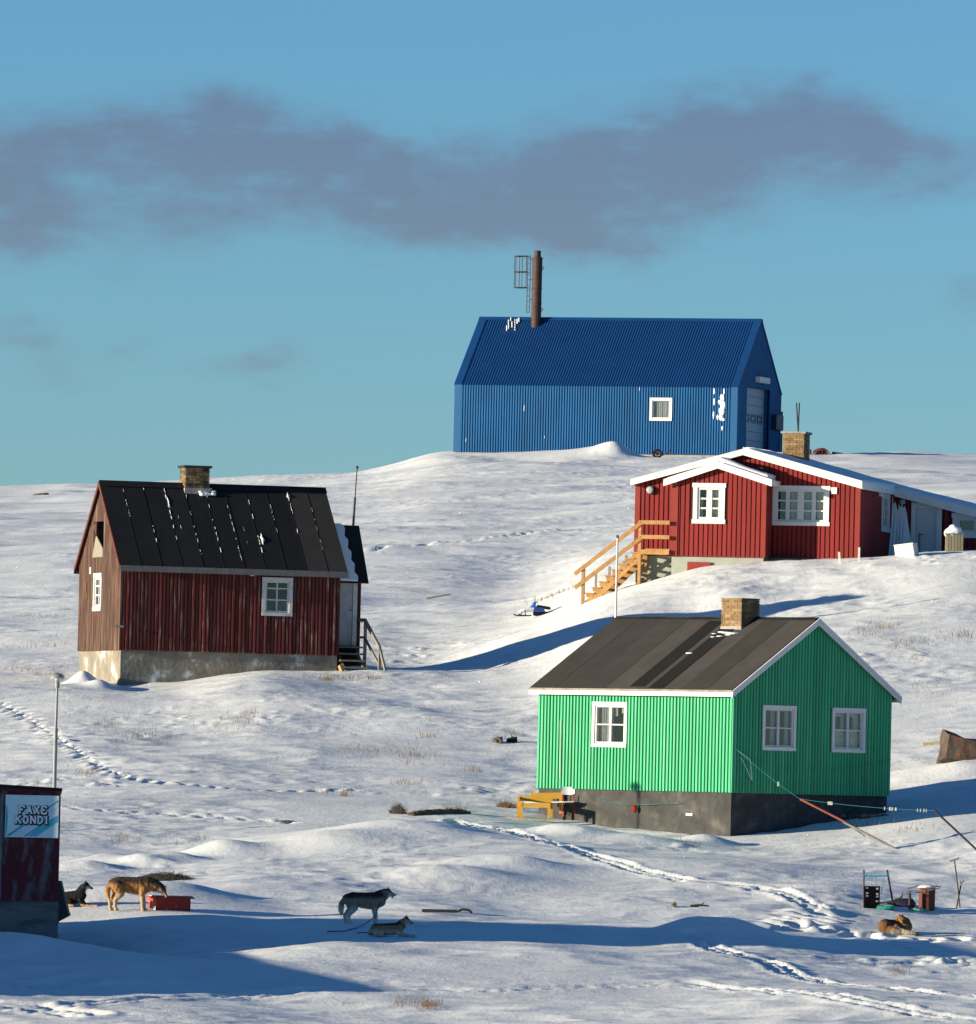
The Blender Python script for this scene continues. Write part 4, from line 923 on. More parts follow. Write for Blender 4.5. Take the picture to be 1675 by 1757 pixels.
q = MB(AW); q.box(da0, da0+.15, 0, .05, hb, dat-.18); q.box(da1-.15, da1, 0, .05, hb, dat); q.box(da0, da1-.15, 0, .052, dat-.18, dat-.02); q.build('door_frame', RM['trim'], g)
dr = MB(AW).box(da0+.15, da1-.15, -.08, -.03, hb, dat-.18).build('annex_door', mat('white_door', (.56,.57,.56), .5, .06), g)
MB(AW).tube([(da1-.25,.03,hb+1.15),(da1-.40,.03,hb+1.15)], .018, 6).build('handle', G['galv'], dr)
MB(AW).box(da1-.29, da1-.22, -.029, -.02, hb+.6, hb+1.2).build('lock_plate', G['galv'], dr)
text('438', 'house_number', .13, g, (xM-.066, ony(1569,859)[0], ony(1569,859)[1]), (math.pi/2, 0, -math.pi/2), G['trim'], .006, .006)
MB(AW).box(ony(1573,859)[0], ony(1565,859)[0], .052, .06, ony(1569,862.5)[1], ony(1569,856)[1]).build('number_plate', mat('blue_plate', (.02,.03,.12), .4, .05), g)
# roofs
def roof2(name, yA, yB, fz, x0, x1, l0, l1, mt, kind=None):
    q = MB(); q.hexa([(x0,yA,fz(yA)+l0),(x1,yA,fz(yA)+l0),(x1,yB,fz(yB)+l0),(x0,yB,fz(yB)+l0)], [(x0,yA,fz(yA)+l1),(x1,yA,fz(yA)+l1),(x1,yB,fz(yB)+l1),(x0,yB,fz(yB)+l1)]); return q.build(name, mt, g, kind)
yR = -.12; yL = H.ony(1083, 822, -.25)[0]
roof2('roof', yR, ym, rz, -.22, LX, -.09, -.03, G['grey_wood']); roof2('roof', ym, yL, rz, -.22, LX, -.09, -.03, G['grey_wood'])
roof2('annex_roof', ya1, yR, az_, xM-.2, LX, -.09, -.03, G['grey_wood'])
def snow_sheet(name, yA, yB, fz, x0, x1, th):
    q = MB(); q.smooth = True; nx_, ny_ = 26, 22; vs = []; fs = []
    for i in range(nx_+1):
        for j in range(ny_+1):
            x = x0+(x1-x0)*i/nx_; y = yA+(yB-yA)*j/ny_; e = min(1, min(i, nx_-i)/2.0+.35)*min(1, min(j+3, ny_-j+3)/1.0)
            z = fz(y)-.028+th*e*(1+.35*mnoise.noise(Vector((x*.7, y*.9, th*9))))
            vs.append((x, y, z))
    for i in range(nx_):
        for j in range(ny_):
            a = i*(ny_+1)+j; fs.append((a, a+ny_+1, a+ny_+2, a+1))
    base = len(vs); q.add(vs, fs)
    # skirt
    rim = [(i, 0) for i in range(nx_+1)]+[(nx_, j) for j in range(1, ny_+1)]+[(i, ny_) for i in range(nx_-1, -1, -1)]+[(0, j) for j in range(ny_-1, 0, -1)]
    idx = [i*(ny_+1)+j for i, j in rim]; low = [(vs[k_][0], vs[k_][1], fz(vs[k_][1])-.029) for k_ in idx]; nb_ = len(q.v); q.v += [tuple(q.T(Vector(v))) for v in low]; m_ = len(idx)
    q.f += [(idx[k_], idx[(k_+1)%m_], nb_+(k_+1)%m_, nb_+k_) for k_ in range(m_)]
    return q.build(name, MSNOW, g)
snow_sheet('roof_snow', yR+.03, ym, rz, -.20, LX, .12); snow_sheet('roof_snow', ym, yL-.02, rz, -.16, LX, .05); snow_sheet('annex_roof_snow', ya1, yR+.02, az_, xM-.16, LX, .12)
def barge(ya, yb, fz, x, lo=-.20, hi=.0, nm='barge_board', mt=None):
    q = MB(); q.hexa([(x,ya,fz(ya)+lo),(x+.03,ya,fz(ya)+lo),(x+.03,yb,fz(yb)+lo),(x,yb,fz(yb)+lo)], [(x,ya,fz(ya)+hi),(x+.03,ya,fz(ya)+hi),(x+.03,yb,fz(yb)+hi),(x,yb,fz(yb)+hi)]); q.build(nm, mt or RM['trim'], g)
barge(yR, ym, rz, -.255, -.19, .05); barge(ym, yL, rz, -.255, -.19, .0)
q = MB(); q.box(-.22, xM-.2, yR-.03, yR, rz(yR)-.2, rz(yR)+.02); q.build('fascia', RM['trim'], g)
barge(ya1, yR, az_, xM-.235, -.24, .0)
MB().box(-.22, LX, yL, yL+.03, rz(yL)-.18, rz(yL)-.0).build('fascia', RM['trim'], g)
# bay roof
bR, bL = H.ony(1325,824,bo-.2)[0], H.ony(1139,823,bo-.2)[0]
roof2('bay_roof', bR, bya, bz, bo-.2, 0, -.08, -.03, G['grey_wood']); roof2('bay_roof', bya, bL, bz, bo-.2, 0, -.08, -.03, G['grey_wood'])
snow_sheet('bay_roof_snow', bR+.12, bya, bz, bo-.1, .0, .18); snow_sheet('bay_roof_snow', bya, bL-.1, bz, bo-.17, .0, .07)
barge(bR, bya, bz, bo-.235, -.19, .02); barge(bya, bL, bz, bo-.235, -.19, .02)
MB().box(bo-.2, -.0, bR-.03, bR, bz(bR)-.17, bz(bR)).build('fascia', RM['trim'], g)
# stove pipe poking out of the bay snow
s_, z_ = H.ony(1307, 806, bo+.5); MB().tube([(bo+.5, s_, z_-.35), (bo+.5, s_, z_+.02)], .05, 8).build('vent_pipe', G['dark_metal'], g); MB().tube([(bo+.5, s_, z_+.02), (bo+.5, s_, z_+.07)], .09, 10).build('vent_cap', G['dark_metal'], g)
# chimney astride the ridge
cxr = H.onx(1343, 780, ym-.55)[0]; 
cA = 4.9
c0, c1 = H.ony(1380, 760, cA)[0], H.ony(1343.5, 760, cA)[0]; ctp = H.ony(1360, 744, cA)[1]
chimney(lambda v: v, g, cA, cA+.85, c0, c1, rz(ym)-.5, ctp, RM, cap=True)
ch_z = ctp+.07
for (px, lean) in ((1367,-.0),(1372,.0)):
    s_, z_ = H.ony(px, 691, cA+.4); s0_ = H.ony(1370, 738, cA+.4)[0]; MB().tube([(cA+.4, s0_, ch_z), (cA+.4, s_, z_)], .022, 5).build('antenna_rod', G['dark_metal'], g)
# round bulkhead lamps
def blamp(T, s, z, r):
    l = child('bulkhead_lamp', g); q = MB(lambda v: T(v)); q.tube([(s, .02, z), (s, .09, z)], r, 20); q.build('ring', G['dark_metal'], l)
    q = MB(T); q.smooth = True; q.ball((s, .09, z), r*.86, 3, (1,.4,1)); q.build('dome', mat('frosted_lamp_glass', (.30,.33,.34), .12, .1, spec=.8), l)
s_, z_ = H.ony(1117, 841); blamp(H.wy(-.03), s_, z_, .13)
s_, z_ = ony(1550, 861); blamp(AW, s_, z_, .11)
s_, z_ = H.ony(1432, 842); MB(H.wy()).box(s_-.09, s_+.09, .027, .07, z_-.1, z_+.1).build('wall_vent', G['trim'], g)
s_, z_ = H.ony(1159, 825, bo); MB(H.wy(bo)).box(s_-.05, s_+.05, .027, .06, z_-.07, z_+.07).build('wall_vent', G['trim'], g)
# wind-blown snow plastered on the annex wall
q = MB(AW); prof = [(1517,955,960),(1519,932,958),(1521,908,958),(1524,900,957),(1527,884,956),(1530,872,956),(1531.5,850,956),(1533,853,956),(1534,868,956),(1537,860,955),(1539,870,955),(1542,878,955),(1543,864,955),(1545,874,955),(1548,862,954),(1550,872,954),(1553,868,954),(1556,878,953),(1559,900,953),(1562,918,953),(1565,940,953)]
pts = [(ony(px, a)[0], ony(px, a)[1], hb-.1) for px, a, b2 in prof]; q.smooth = False
for (s0_, t0_, b0_), (s1_, t1_, b1_) in zip(pts[:-1], pts[1:]):
    bulge = lambda t: .30 if t < hb+1 else .05
    n_ = 9; 
    for i in range(n_):
        f0_, f1_ = i/n_, (i+1)/n_
        def pt(s, t, f): 
            z = b0_+(t-b0_)*f; return (s, .035+.75*max(0, 1-f)**2.2+.05*mnoise.noise(Vector((s*3,z*3,1)))*(1-f), z)
        q.hexa([(s0_,.0,pt(s0_,t0_,f0_)[2]), (s1_,.0,pt(s1_,t1_,f0_)[2]), pt(s1_,t1_,f0_), pt(s0_,t0_,f0_)], [(s0_,.0,pt(s0_,t0_,f1_)[2]), (s1_,.0,pt(s1_,t1_,f1_)[2]), pt(s1_,t1_,f1_), pt(s0_,t0_,f1_)])
q.build('wall_snow', MSNOW, g)
# the new wooden staircase at the left end of the front
st = child('staircase', g); SX = -1.0       # outer plane of the stair (toward the camera)
def S(px, py, off=SX): return H.ony(px, py, off)
W = G['new_wood']
ptp = S(1099, 893); pbt = S(1001.5, 972); pm0 = S(1099, 993); pb0 = S(1001.5, 1029); yR_ = by1+.0
MB().beam((SX, ptp[0], pm0[1]-.5), (SX, ptp[0], ptp[1]), .09).build('post', W, st); MB().beam((SX, pbt[0], pb0[1]-.4), (SX, pbt[0], pbt[1]), .09).build('post', W, st)
MB().beam((-.1, ptp[0], pm0[1]), (-.1, ptp[0], S(1099,945,-.1)[1]), .08).build('post', W, st)
for (a, b_) in (((1101,897),(987,985)), ((1101,923),(987,1009))):
    p, q_ = S(*a), S(*b_); MB().beam((SX-.06, p[0], p[1]), (SX-.06, q_[0], q_[1]), .035, .12).build('handrail', W, st)
for y_ in (895, 920):
    p = S(1101, y_); MB().beam((SX-.06, p[0], p[1]-.02), (SX-.06, yR_, p[1]-.02-.0), .035, .12).build('handrail', W, st)
p = S(1100, 946); q_ = S(1143, 946); MB().box(SX-.06, SX-.02, yR_, p[0], p[1]-.09, p[1]+.06).build('landing_fascia', W, st)
zland = S(1100, 941)[1]
for i in range(7): MB().box(SX+.03+i*.14, SX+.03+i*.14+.12, yR_, p[0]+.15, zland-.04, zland).build('landing_board', W, st)
a, b_ = S(1099, 950), S(1008, 1030)
for off in (SX+.02, SX+.92): MB().beam((off, a[0], a[1]+.0), (off, b_[0], b_[1]-.12), .045, .24).build('stringer', W, st)
n = 8
for i in range(n):
    t = (i+.6)/n; y_ = a[0]+(b_[0]-a[0])*t; z_ = a[1]+(b_[1]-a[1])*t+.16
    MB().box(SX-.04, SX+.98, y_-.14, y_+.16, z_-.04, z_).build('tread', W, st)
    MB().box(SX-.01, SX+.03, y_-.10, y_+.12, z_-.14, z_-.04).build('cleat', W, st)
for (px, py) in ((1023,981),(1046,974),(1070,965),(1075,955)): 
    s_, z_ = S(px, py, -.05); MB().beam((-.05, s_, z_-.6), (-.05, s_, z_+.04), .06).build('baluster', G['grey_wood'], st)
tag(g, 'red board-clad house with white trim, snowy roof and wooden outside stairs', 'house')
RH = H
# ================================================================= SHED WITH SIGN (left edge)
def gpt(px, py, **k): return gpos(px, py, **k)
H = House('plywood_shed', 97, 1620, 200, 2.7); g = H.root      # local x to the right along the front; the shed runs to the left
ply = mat('flaking_red_plywood', (.105,.016,.022), .8, .3, 2.5, col2=(.13,.125,.13), c2scale=3.0, c2thr=(.50,.62), bump=.006, stretch=(1,1,.35))
ply_e = mat('dark_red_edge_board', (.09,.012,.018), .7, .2, 3); zt = H.onx(103, 1354)[1]; zf = H.onx(99, 1545)[1]; xr2 = H.onx(102.5, 1400)[0]
xl = -7.5; ztl = zt+.30
MB().box(xl+.05, .02, .02, 4.9, -1.6, zf).build('foundation', mat('bare_block_wall', (.16,.155,.15), .9, .3, 2, bump=.012, bscale=9, col2=(.10,.10,.10), c2scale=3, c2thr=(.5,.6), stretch=(.4,1,1.6)), g)
nP = 6; x = xr2; pw = 1.22
i = 0
while x > xl:
    a = max(x-pw+.008, xl); za_ = zt+(xr2-a)/(xr2-xl)*.3; zb_ = zt+(xr2-x)/(xr2-xl)*.3
    MB().hexa([(a,-.03,zf-.02),(x,-.03,zf-.02),(x,-.005,zf-.02),(a,-.005,zf-.02)], [(a,-.03,za_-.05),(x,-.03,zb_-.05),(x,-.005,zb_-.05),(a,-.005,za_-.05)]).build('plywood_sheet', ply, g); x -= pw
q = MB(); q.prism([(xl, zf), (xr2, zf), (xr2, zt-.05), (xl, ztl-.05)], lambda p, s: (p[0], s, p[1]), 0, 4.9); q.build('wall', ply_e, g)
q = MB(); q.box(xr2-.10, xr2+.012, -.05, -.031, zf-.02, zt-.05); q.build('corner_board', ply_e, g)
q = MB(); q.hexa([(xl-.1,-.09,ztl-.10),(xr2+.03,-.09,zt-.10),(xr2+.03,-.055,zt-.10),(xl-.1,-.055,ztl-.10)],[(xl-.1,-.09,ztl+.005),(xr2+.03,-.09,zt+.005),(xr2+.03,-.055,zt+.005),(xl-.1,-.055,ztl+.005)]); q.build('fascia', ply_e, g)
q = MB(); q.hexa([(xl-.1,-.1,ztl-.05),(xr2+.04,-.1,zt-.05),(xr2+.04,5.0,zt-.05),(xl-.1,5.0,ztl-.05)],[(xl-.1,-.1,ztl+.02),(xr2+.04,-.1,zt+.02),(xr2+.04,5.0,zt+.02),(xl-.1,5.0,ztl+.02)]); q.build('roof', G['black_felt'], g)
xs = H.onx(5, 1400)[0]; MB().box(xs-.05, xs-.0, -.05, -.031, zf, H.onx(5,1362)[1]).build('panel_batten', mat('grey_batten', (.16,.17,.18), .8, .2, 4), g)
tag(g, 'low flat-roofed shed of flaking dark red plywood at the left edge', 'shed')
SH = H
# sign
s0, s1 = H.onx(9, 1400)[0], H.onx(100.5, 1400)[0]; z0, z1 = H.onx(50, 1437)[1], H.onx(55, 1364.5)[1]
sg = empty('advertising_sign', H.world(((s0+s1)/2, -.06, z0)), H.th); cxs = (s0+s1)/2; WS, HS = s1-s0, z1-z0
def rel(q): return q
MB().box(-WS/2, WS/2, -.03, -.0, 0, HS).build('board', mat('pale_blue_sign_face', (.68,.84,.84), .5, .08, 3), sg)
bl = [mat('teal_stripe', (.02,.42,.44), .5, .1), mat('sky_blue_stripe', (.10,.50,.66), .5, .1), mat('pale_lilac_stripe', (.70,.76,.88), .5, .1)]
def stripe(pts, mt): MB().prism(pts, lambda p, s: ((p[0]-.5)*WS, s, p[1]*HS), -.033, -.0305).build('stripe', mt, sg)
e = .006
stripe([(.02,.03),(.10,.03),(.42,.33),(.36,.33)], bl[0]); stripe([(.80,.68),(.985,.86),(.985,.90),(.76,.68)], bl[0])
stripe([(.13,.03),(.34,.03),(.985,.74),(.985,.84),(.84,.68)], bl[2]) 
stripe([(.42,.03),(.60,.03),(.985,.38),(.985,.54),(.83,.42)], bl[1]); stripe([(.35,.03),(.40,.03),(.70,.30),(.66,.30)], bl[0])
stripe([(.01,.05),(.03,.05),(.05,.5),(.03,.72),(.01,.78)], bl[0])
LW = mat('sign_letter_white', (.85,.87,.88), .5, .04); LB = mat('sign_letter_outline', (.012,.016,.022), .6, .05)
# slab-serif letters drawn as strokes on a unit grid
def slab_letters(word, cx, cz, hgt, mt, grow, y, sx):
    st = {'F': [((0,0),(0,1)),((0,1),(.8,1)),((0,.52),(.55,.52)),((.8,1),(.8,.75))], 'A': [((-.02,0),(.38,1)),((.38,1),(.80,0)),((.15,.3),(.65,.3))],
          'X': [((0,0),(.8,1)),((0,1),(.8,0))], 'E': [((0,0),(0,1)),((0,1),(.8,1)),((0,.52),(.55,.52)),((0,0),(.8,0)),((.8,1),(.8,.78)),((.8,0),(.8,.25))],
          'K': [((0,0),(0,1)),((0,.42),(.75,1)),((.28,.6),(.8,0))], 'O': [((.4+.4*math.cos(a),.5+.5*math.sin(a)),(.4+.4*math.cos(a+.63),.5+.5*math.sin(a+.63))) for a in [i*.6283 for i in range(10)]],
          'N': [((0,0),(0,1)),((0,1),(.8,0)),((.8,0),(.8,1))], 'D': [((0,0),(0,1))]+[((.0+.8*math.sin(a),.5+.5*math.cos(a)),(.8*math.sin(a+.5236),.5+.5*math.cos(a+.5236))) for a in [i*.5236 for i in range(6)]], 'I': [((.15,0),(.15,1))]}
    ser = {'F': [0], 'A': [-.02,.8], 'X': [0,.8], 'E': [], 'K': [0,.8], 'O': [], 'N': [0], 'D': [], 'I': [.15]}
    wd = {'I': .35}; adv = [wd.get(c, .84)+.50 for c in word]; tot = sum(adv)-.50; x = cx-tot/2*hgt*sx
    q = MB(); th = .24*hgt+grow
    for ch, ad in zip(word, adv):
        for (a, b) in st[ch]:
            y -= .00025
            A = Vector((x+a[0]*hgt*sx, y, cz+(a[1]-.5)*hgt)); B = Vector((x+b[0]*hgt*sx, y, cz+(b[1]-.5)*hgt)); d = (B-A).normalized()*(grow/2+.02*hgt)
            q.beam(A-d, B+d, .006, th, up=(0,1,0)) if 0 else q.beam(A-d, B+d, th, .006, up=(0,1,0))
        y -= .0003
        for sxx in ser[ch]:
            for zz in ((0, 1) if ch != 'A' else (0,)):
                q.box(x+(sxx-.20)*hgt*sx-grow/2, x+(sxx+.20)*hgt*sx+grow/2, y-.003, y+.003, cz+(zz-.5)*hgt-.06*hgt-grow/2, cz+(zz-.5)*hgt+.06*hgt+grow/2)
        x += ad*hgt*sx
    return q
for word, cz, cx_, hh_ in (('FAXE', .655*HS, .02*WS, .150), ('KONDI', .42*HS, .0*WS, .150)):
    slab_letters(word, cx_+.012, cz-.012, hh_, LB, .036, -.034, .76).build('lettering_outline', LB, sg)
    slab_letters(word, cx_, cz, hh_, LW, 0, -.041, .76).build('lettering', LW, sg)
tag(sg, 'pale blue FAXE KONDI drink sign with teal stripes on shed wall', 'sign')
# tarpaulin-covered slab leaning behind the shed corner
p = at(118, 1600, 203.5); q = MB(); gz0 = gz(p.x, p.y)
T_ = empty('leaning_slab', (at(100,1600,203).x, 203.0, gz(at(100,1600,203).x, 203)), 0); tz = T_.location.z
def R(px, py, d=203.0): v = at(px, py, d); return (v.x-T_.location.x, d-203.0, v.z-tz)
q = MB(); a = [(90,1513),(104,1514),(117,1568),(119,1572),(100,1582),(92,1600)]
f_ = [R(x_, y_, 203.0) for x_, y_ in a]; b3 = [(v[0]+.02, v[1]+.28, v[2]+.03) for v in f_]; n = len(a)
q.add(f_+b3, [tuple(range(n)), tuple(range(n, 2*n))[::-1]]+[(i, (i+1)%n, (i+1)%n+n, i+n) for i in range(n)])
q.build('slab', mat('dark_green_tarpaulin', (.055,.075,.07), .7, .3, 4, bump=.02, bscale=8), T_)
tag(T_, 'dark green-grey sheet bundle leaning against the shed corner', 'tarpaulin')
# ================================================================= STREET LAMP
p = gpos(91.5, 1425); 
lp = empty('street_lamp', p); top = ray(94.5, 1166)*p.y; hgt = top.z-p.z; mid = (ray(93, 1252)*p.y).z-p.z
MB().tube([(0,0,-.3),(0,0,mid)], .048, 12).build('lower_pole', G['galv'], lp); MB().tube([(0,0,mid),(.01,0,hgt-.12)], .034, 12, .028).build('upper_pole', G['galv'], lp)
MB().tube([(0,0,mid-.05),(0,0,mid+.03)], .056, 12).build('collar', G['galv'], lp)
MB().tube([(.01,0,hgt-.2),(.01,0,hgt-.02)], .055, 12).build('neck', G['galv'], lp)
q = MB(); q.smooth = True; q.ball((.0,0,hgt+.05), .19, 3, (1,1,.62))
gl2 = bpy.data.materials.new('clear_globe'); gl2.use_nodes = True; b2 = gl2.node_tree.nodes['Principled BSDF']; b2.inputs['Base Color'].default_value = (.85,.88,.86,1); b2.inputs['Roughness'].default_value = .08; b2.inputs['Transmission Weight'].default_value = .6; b2.inputs['Alpha'].default_value = .45
q.build('globe', gl2, lp)
q = MB(); q.smooth = True; q.tube([(0,0,hgt+.17),(0,0,hgt+.12),(0,0,hgt+.06),(0,0,hgt+.04)], [.03,.12,.175,.185], 20); q.build('hood', G['galv'], lp)
MB().tube([(0,0,hgt-.02),(0,0,hgt+.08)], .05, 10).build('lamp_holder', G['trim'], lp)
tag(lp, 'slim galvanised street lamp with round globe head rising behind the shed', 'street lamp')
# ================================================================= WHITE POLE behind green house, stakes, box, bin by red house
p = gpos(1056, 1085, dmin=250); o = empty('white_pole', p); hz = (ray(1054.5, 918)*p.y).z-p.z
MB().tube([(0,0,-.3),(0,0,hz*.97)], .035, 8, .028).build('shaft', G['trim_old'], o); MB().tube([(0,0,hz*.97),(0,0,hz)], .04, 8).build('cap', G['dark_metal'], o)
tag(o, 'thin upright white pole standing behind the green house roof', 'pole')
def crest(px, d): v = at(px, 960, d); return Vector((v.x, d, gz(v.x, d)))
for (px, top_, lean, lab) in ((1443,947,-.06,'short white stake leaning in snow before the red house corner'),(1474,939,.0,'taller white stake upright in snow at the red house corner')):
    p = crest(px, 290.0); hz = (ray(px, top_)*p.y).z-p.z; o = MB().hexa([(-.03,-.015,-.3),(.03,-.015,-.3),(.03,.015,-.3),(-.03,.015,-.3)],[(lean-.03,-.015,hz),(lean+.03,-.015,hz),(lean+.03,.015,hz-.03),(lean-.03,.015,hz-.03)]).build('white_stake', G['trim']); o.location = p
    tag(o, lab, 'stake')
p = crest(1556, 290.2); o = empty('foam_box', p, math.radians(-22)); fm = mat('white_foam', (.62,.60,.54), .7, .04)
q = MB(); hz = .34; q.hexa([(-.30,-.2,.02),(.34,-.2,-.04),(.34,.25,-.04),(-.30,.25,.02)],[(-.36,-.16,hz-.02),(.24,-.16,hz+.06),(.24,.27,hz+.06),(-.36,.27,hz-.02)]); q.build('box', fm, o, bevel=.02)
q = MB(); q.hexa([(-.37,-.17,hz-.02),(.25,-.17,hz+.06),(.25,.28,hz+.06),(-.37,.28,hz-.02)],[(-.375,-.175,hz+.02),(.245,-.175,hz+.10),(.245,.285,hz+.10),(-.375,.285,hz+.02)]); q.build('lid', fm, o, bevel=.01)
tag(o, 'tilted white foam box lying in snow beside the annex door', 'box')
p = crest(1637, 291.6); o = empty('slatted_bin', p); bt = (ray(1634, 917)*p.y).z-p.z; wd = mat('grey_bin_slat', (.20,.175,.125), .85, .2, 4, obj=.25, stretch=(1,1,.2))
MB().box(-.23, .23, -.19, .19, -.25, bt-.05).build('liner', mat('bin_liner', (.06,.055,.05), .9, .1), o)
for i in range(6): MB().box(-.27+i*.09, -.27+i*.09+.078, -.225, -.195, -.25, bt).build('slat', wd, o)
for i in range(5):
    MB().box(-.265, -.235, -.19+i*.078, -.19+i*.078+.066, -.25, bt).build('slat', wd, o); MB().box(.235, .265, -.19+i*.078, -.19+i*.078+.066, -.25, bt).build('slat', wd, o)
MB().box(-.30, .30, -.25, .23, bt, bt+.03).build('lid', G['galv'], o)
q = MB(); q.smooth = True; q.ball((-.02,0,bt+.05), .27, 3, (1.0,.85,.85), .25); q.build('snow_cap', MSNOW, o)
tag(o, 'grey slatted wooden bin topped with a round snow cap by annex window', 'bin')
# cable reel and small things on the crest behind the red house
def crestpt(px, d=527): v = at(px, 780, d); return Vector((v.x, d, gz(v.x, d)))
p = crestpt(1409, 524); o = empty('cable_drum', p, math.radians(12)); rm = mat('rust_red_drum', (.20,.035,.025), .8, .25, 5); ctr = (ray(1409, 783)*p.y).z-p.z+.0; rr = .42
for yy in (-.24, .24):
    q = MB(); n_ = 24; pts = [(rr*math.cos(2*math.pi*i/n_), yy, ctr+rr*math.sin(2*math.pi*i/n_)) for i in range(n_+1)]; q.tube(pts, .045, 6, closed_ends=False)
    q.build('rim', rm, o)
    for a in range(4):
        t = math.radians(a*45); MB().beam((-rr*math.cos(t), yy, ctr-rr*math.sin(t)), (rr*math.cos(t), yy, ctr+rr*math.sin(t)), .05).build('spoke', rm, o)
MB().tube([(0,-.22,ctr),(0,.22,ctr)], .34, 16).build('core', mat('dark_cable', (.03,.012,.010), .8, .2), o)
tag(o, 'rusty red cable drum half buried on the skyline behind the red house', 'cable drum')
p = crestpt(1390, 524); o = MB().tube([(0,0,-.2),(0,0,.28)], .08, 8).build('red_bollard', rm); o.location = p; tag(o, 'short red post on the skyline left of the cable drum', 'post')
p = crestpt(1437, 524); o = MB().hexa([(-.3,-.1,-.1),(.3,-.1,-.1),(.3,.1,-.1),(-.3,.1,-.1)],[(-.28,-.08,.13),(.28,-.08,.08),(.28,.08,.08),(-.28,.08,.13)]).build('dark_plank', G['dark_metal'], bevel=.01); o.location = p; tag(o, 'dark low plank on the skyline right of the cable drum', 'plank')
p = Vector((at(1128,782,522).x, 522, 0)); p.z = max(gz(p.x, p.y), at(1128,784,522).z)-.02; o = empty('scrap_wheel', p); dm_ = mat('black_rubber', (.02,.018,.016), .8, .3)
q = MB(); pts = [(-.0+.22*math.cos(i*math.pi/8), .0, .2+.2*math.sin(i*math.pi/8)) for i in range(17)]; q.tube(pts, .07, 6, closed_ends=False); q.build('tyre', dm_, o); MB().tube([(0,-.03,.2),(0,.03,.2)], .12, 10).build('hub', G['iron'], o)
MB().tube([(.25,0,.1),(.55,0,.25),(.62,0,.36),(.7,0,.38)], .035, 6).build('bent_bar', dm_, o)
tag(o, 'small black wheel and bent bar lying against the blue warehouse wall', 'scrap')
# ================================================================= FURNITURE beside the green house
g0 = GH
def onwall(px, py, off): return GH.ony(px, py, off)
Yp = mat('yellow_varnished_wood', (.55,.29,.035), .6, .12, 4, obj=.1); 
p = gpos(925, 1400, dmin=228); o = empty('yellow_bench', Vector((at(892,1400,239.0).x, 239.0, 0)), math.radians(0)); 
s_ = 69.5
bz = (ray(900,1399)*239.0).z; o.location.z = bz
def B(px, py, dy=0): dy *= .8; v = ray(px, py)*(239.0+dy); return Vector((v.x-o.location.x, dy, v.z-bz))
def bb(a, b, w_, h_, nm='board', mt=Yp): q = MB().beam(a, b, w_, h_).build(nm, mt, o)
for (px, t_, b_, dy) in ((894,1378,1404,0),(942,1378,1401,0),(890,1367,1396,.9),(946,1369,1398,.9),(962,1362,1392,1.3)):
    bb(B(px,t_,dy), B(px,b_+4,dy), .075, .075, 'leg')
bb(B(890,1381,0), B(946,1382.5,0), .06, .11); bb(B(890,1370,.9), B(921,1371,.9), .05, .12, 'backrest'); bb(B(917,1373,.6), B(946,1374,.6), .05, .16)
bb(B(890,1372,0), B(890,1371,.9), .06, .1); bb(B(914,1366,1.3), B(963,1365,1.3), .07, .15, 'backrest'); bb(B(914,1358,1.3), B(914,1376,1.3), .06, .08)
for k in range(4): bb(B(892,1379,0)+Vector((0,.12+k*.2,.02)), B(944,1380.5,0)+Vector((0,.12+k*.2,.02)), .17, .025, 'seat_slat')
q = MB(); q.smooth = True; q.hexa([B(893,1378,.05), B(943,1379.5,.05), B(943,1379.5,.05)+Vector((0,.7,0)), B(893,1378,.05)+Vector((0,.7,0))], [B(893,1376,.05), B(943,1377,.05), B(943,1377,.05)+Vector((0,.7,0)), B(893,1376,.05)+Vector((0,.7,0))]); q.build('seat_snow', MSNOW, o)
tag(o, 'yellow wooden garden bench with snow on its seat beside the green house', 'bench')
d0 = 239.45; zc = (ray(966,1396)*d0).z; xo = at(967,1396,d0).x; o = empty('chair', (xo, d0, zc), 0); rd = mat('red_tube', (.33,.025,.028), .5, .08); wp_ = mat('white_seat_shell', (.82,.81,.78), .5, .04)
def B(px, py, dy=0): v = ray(px, py)*(d0+dy); return Vector((v.x-xo, dy, v.z-zc))
for pts in ([B(966,1379,0),B(967,1385,0),B(967.5,1401,0)], [B(947,1378,.25),B(945.5,1386,.25),B(944,1401,.25)], [B(983,1363,.28),B(984,1377,.28),B(986,1386,.24),B(988,1399,.2)], [B(966,1363,.45),B(967,1377,.45),B(966,1398,.5)]):
    MB().tube(pts, .016, 8).build('leg', rd, o)
q = MB(); 
sA = [B(946.5,1376.5,.0),B(967,1376,-.03),B(985,1375.5,.0)]; sB = [v+Vector((.02,.40,-.01)) for v in sA]
for i in range(2): q.hexa([sA[i]-Vector((0,0,.012)),sA[i+1]-Vector((0,0,.012)),sB[i+1]-Vector((0,0,.012)),sB[i]-Vector((0,0,.012))],[sA[i]+Vector((0,0,.012)),sA[i+1]+Vector((0,0,.012)),sB[i+1]+Vector((0,0,.012)),sB[i]+Vector((0,0,.012))])
q.build('seat', wp_, o)
q = MB(); a, b_ = B(962.5,1350,.40), B(986.5,1364,.40); n_ = 6
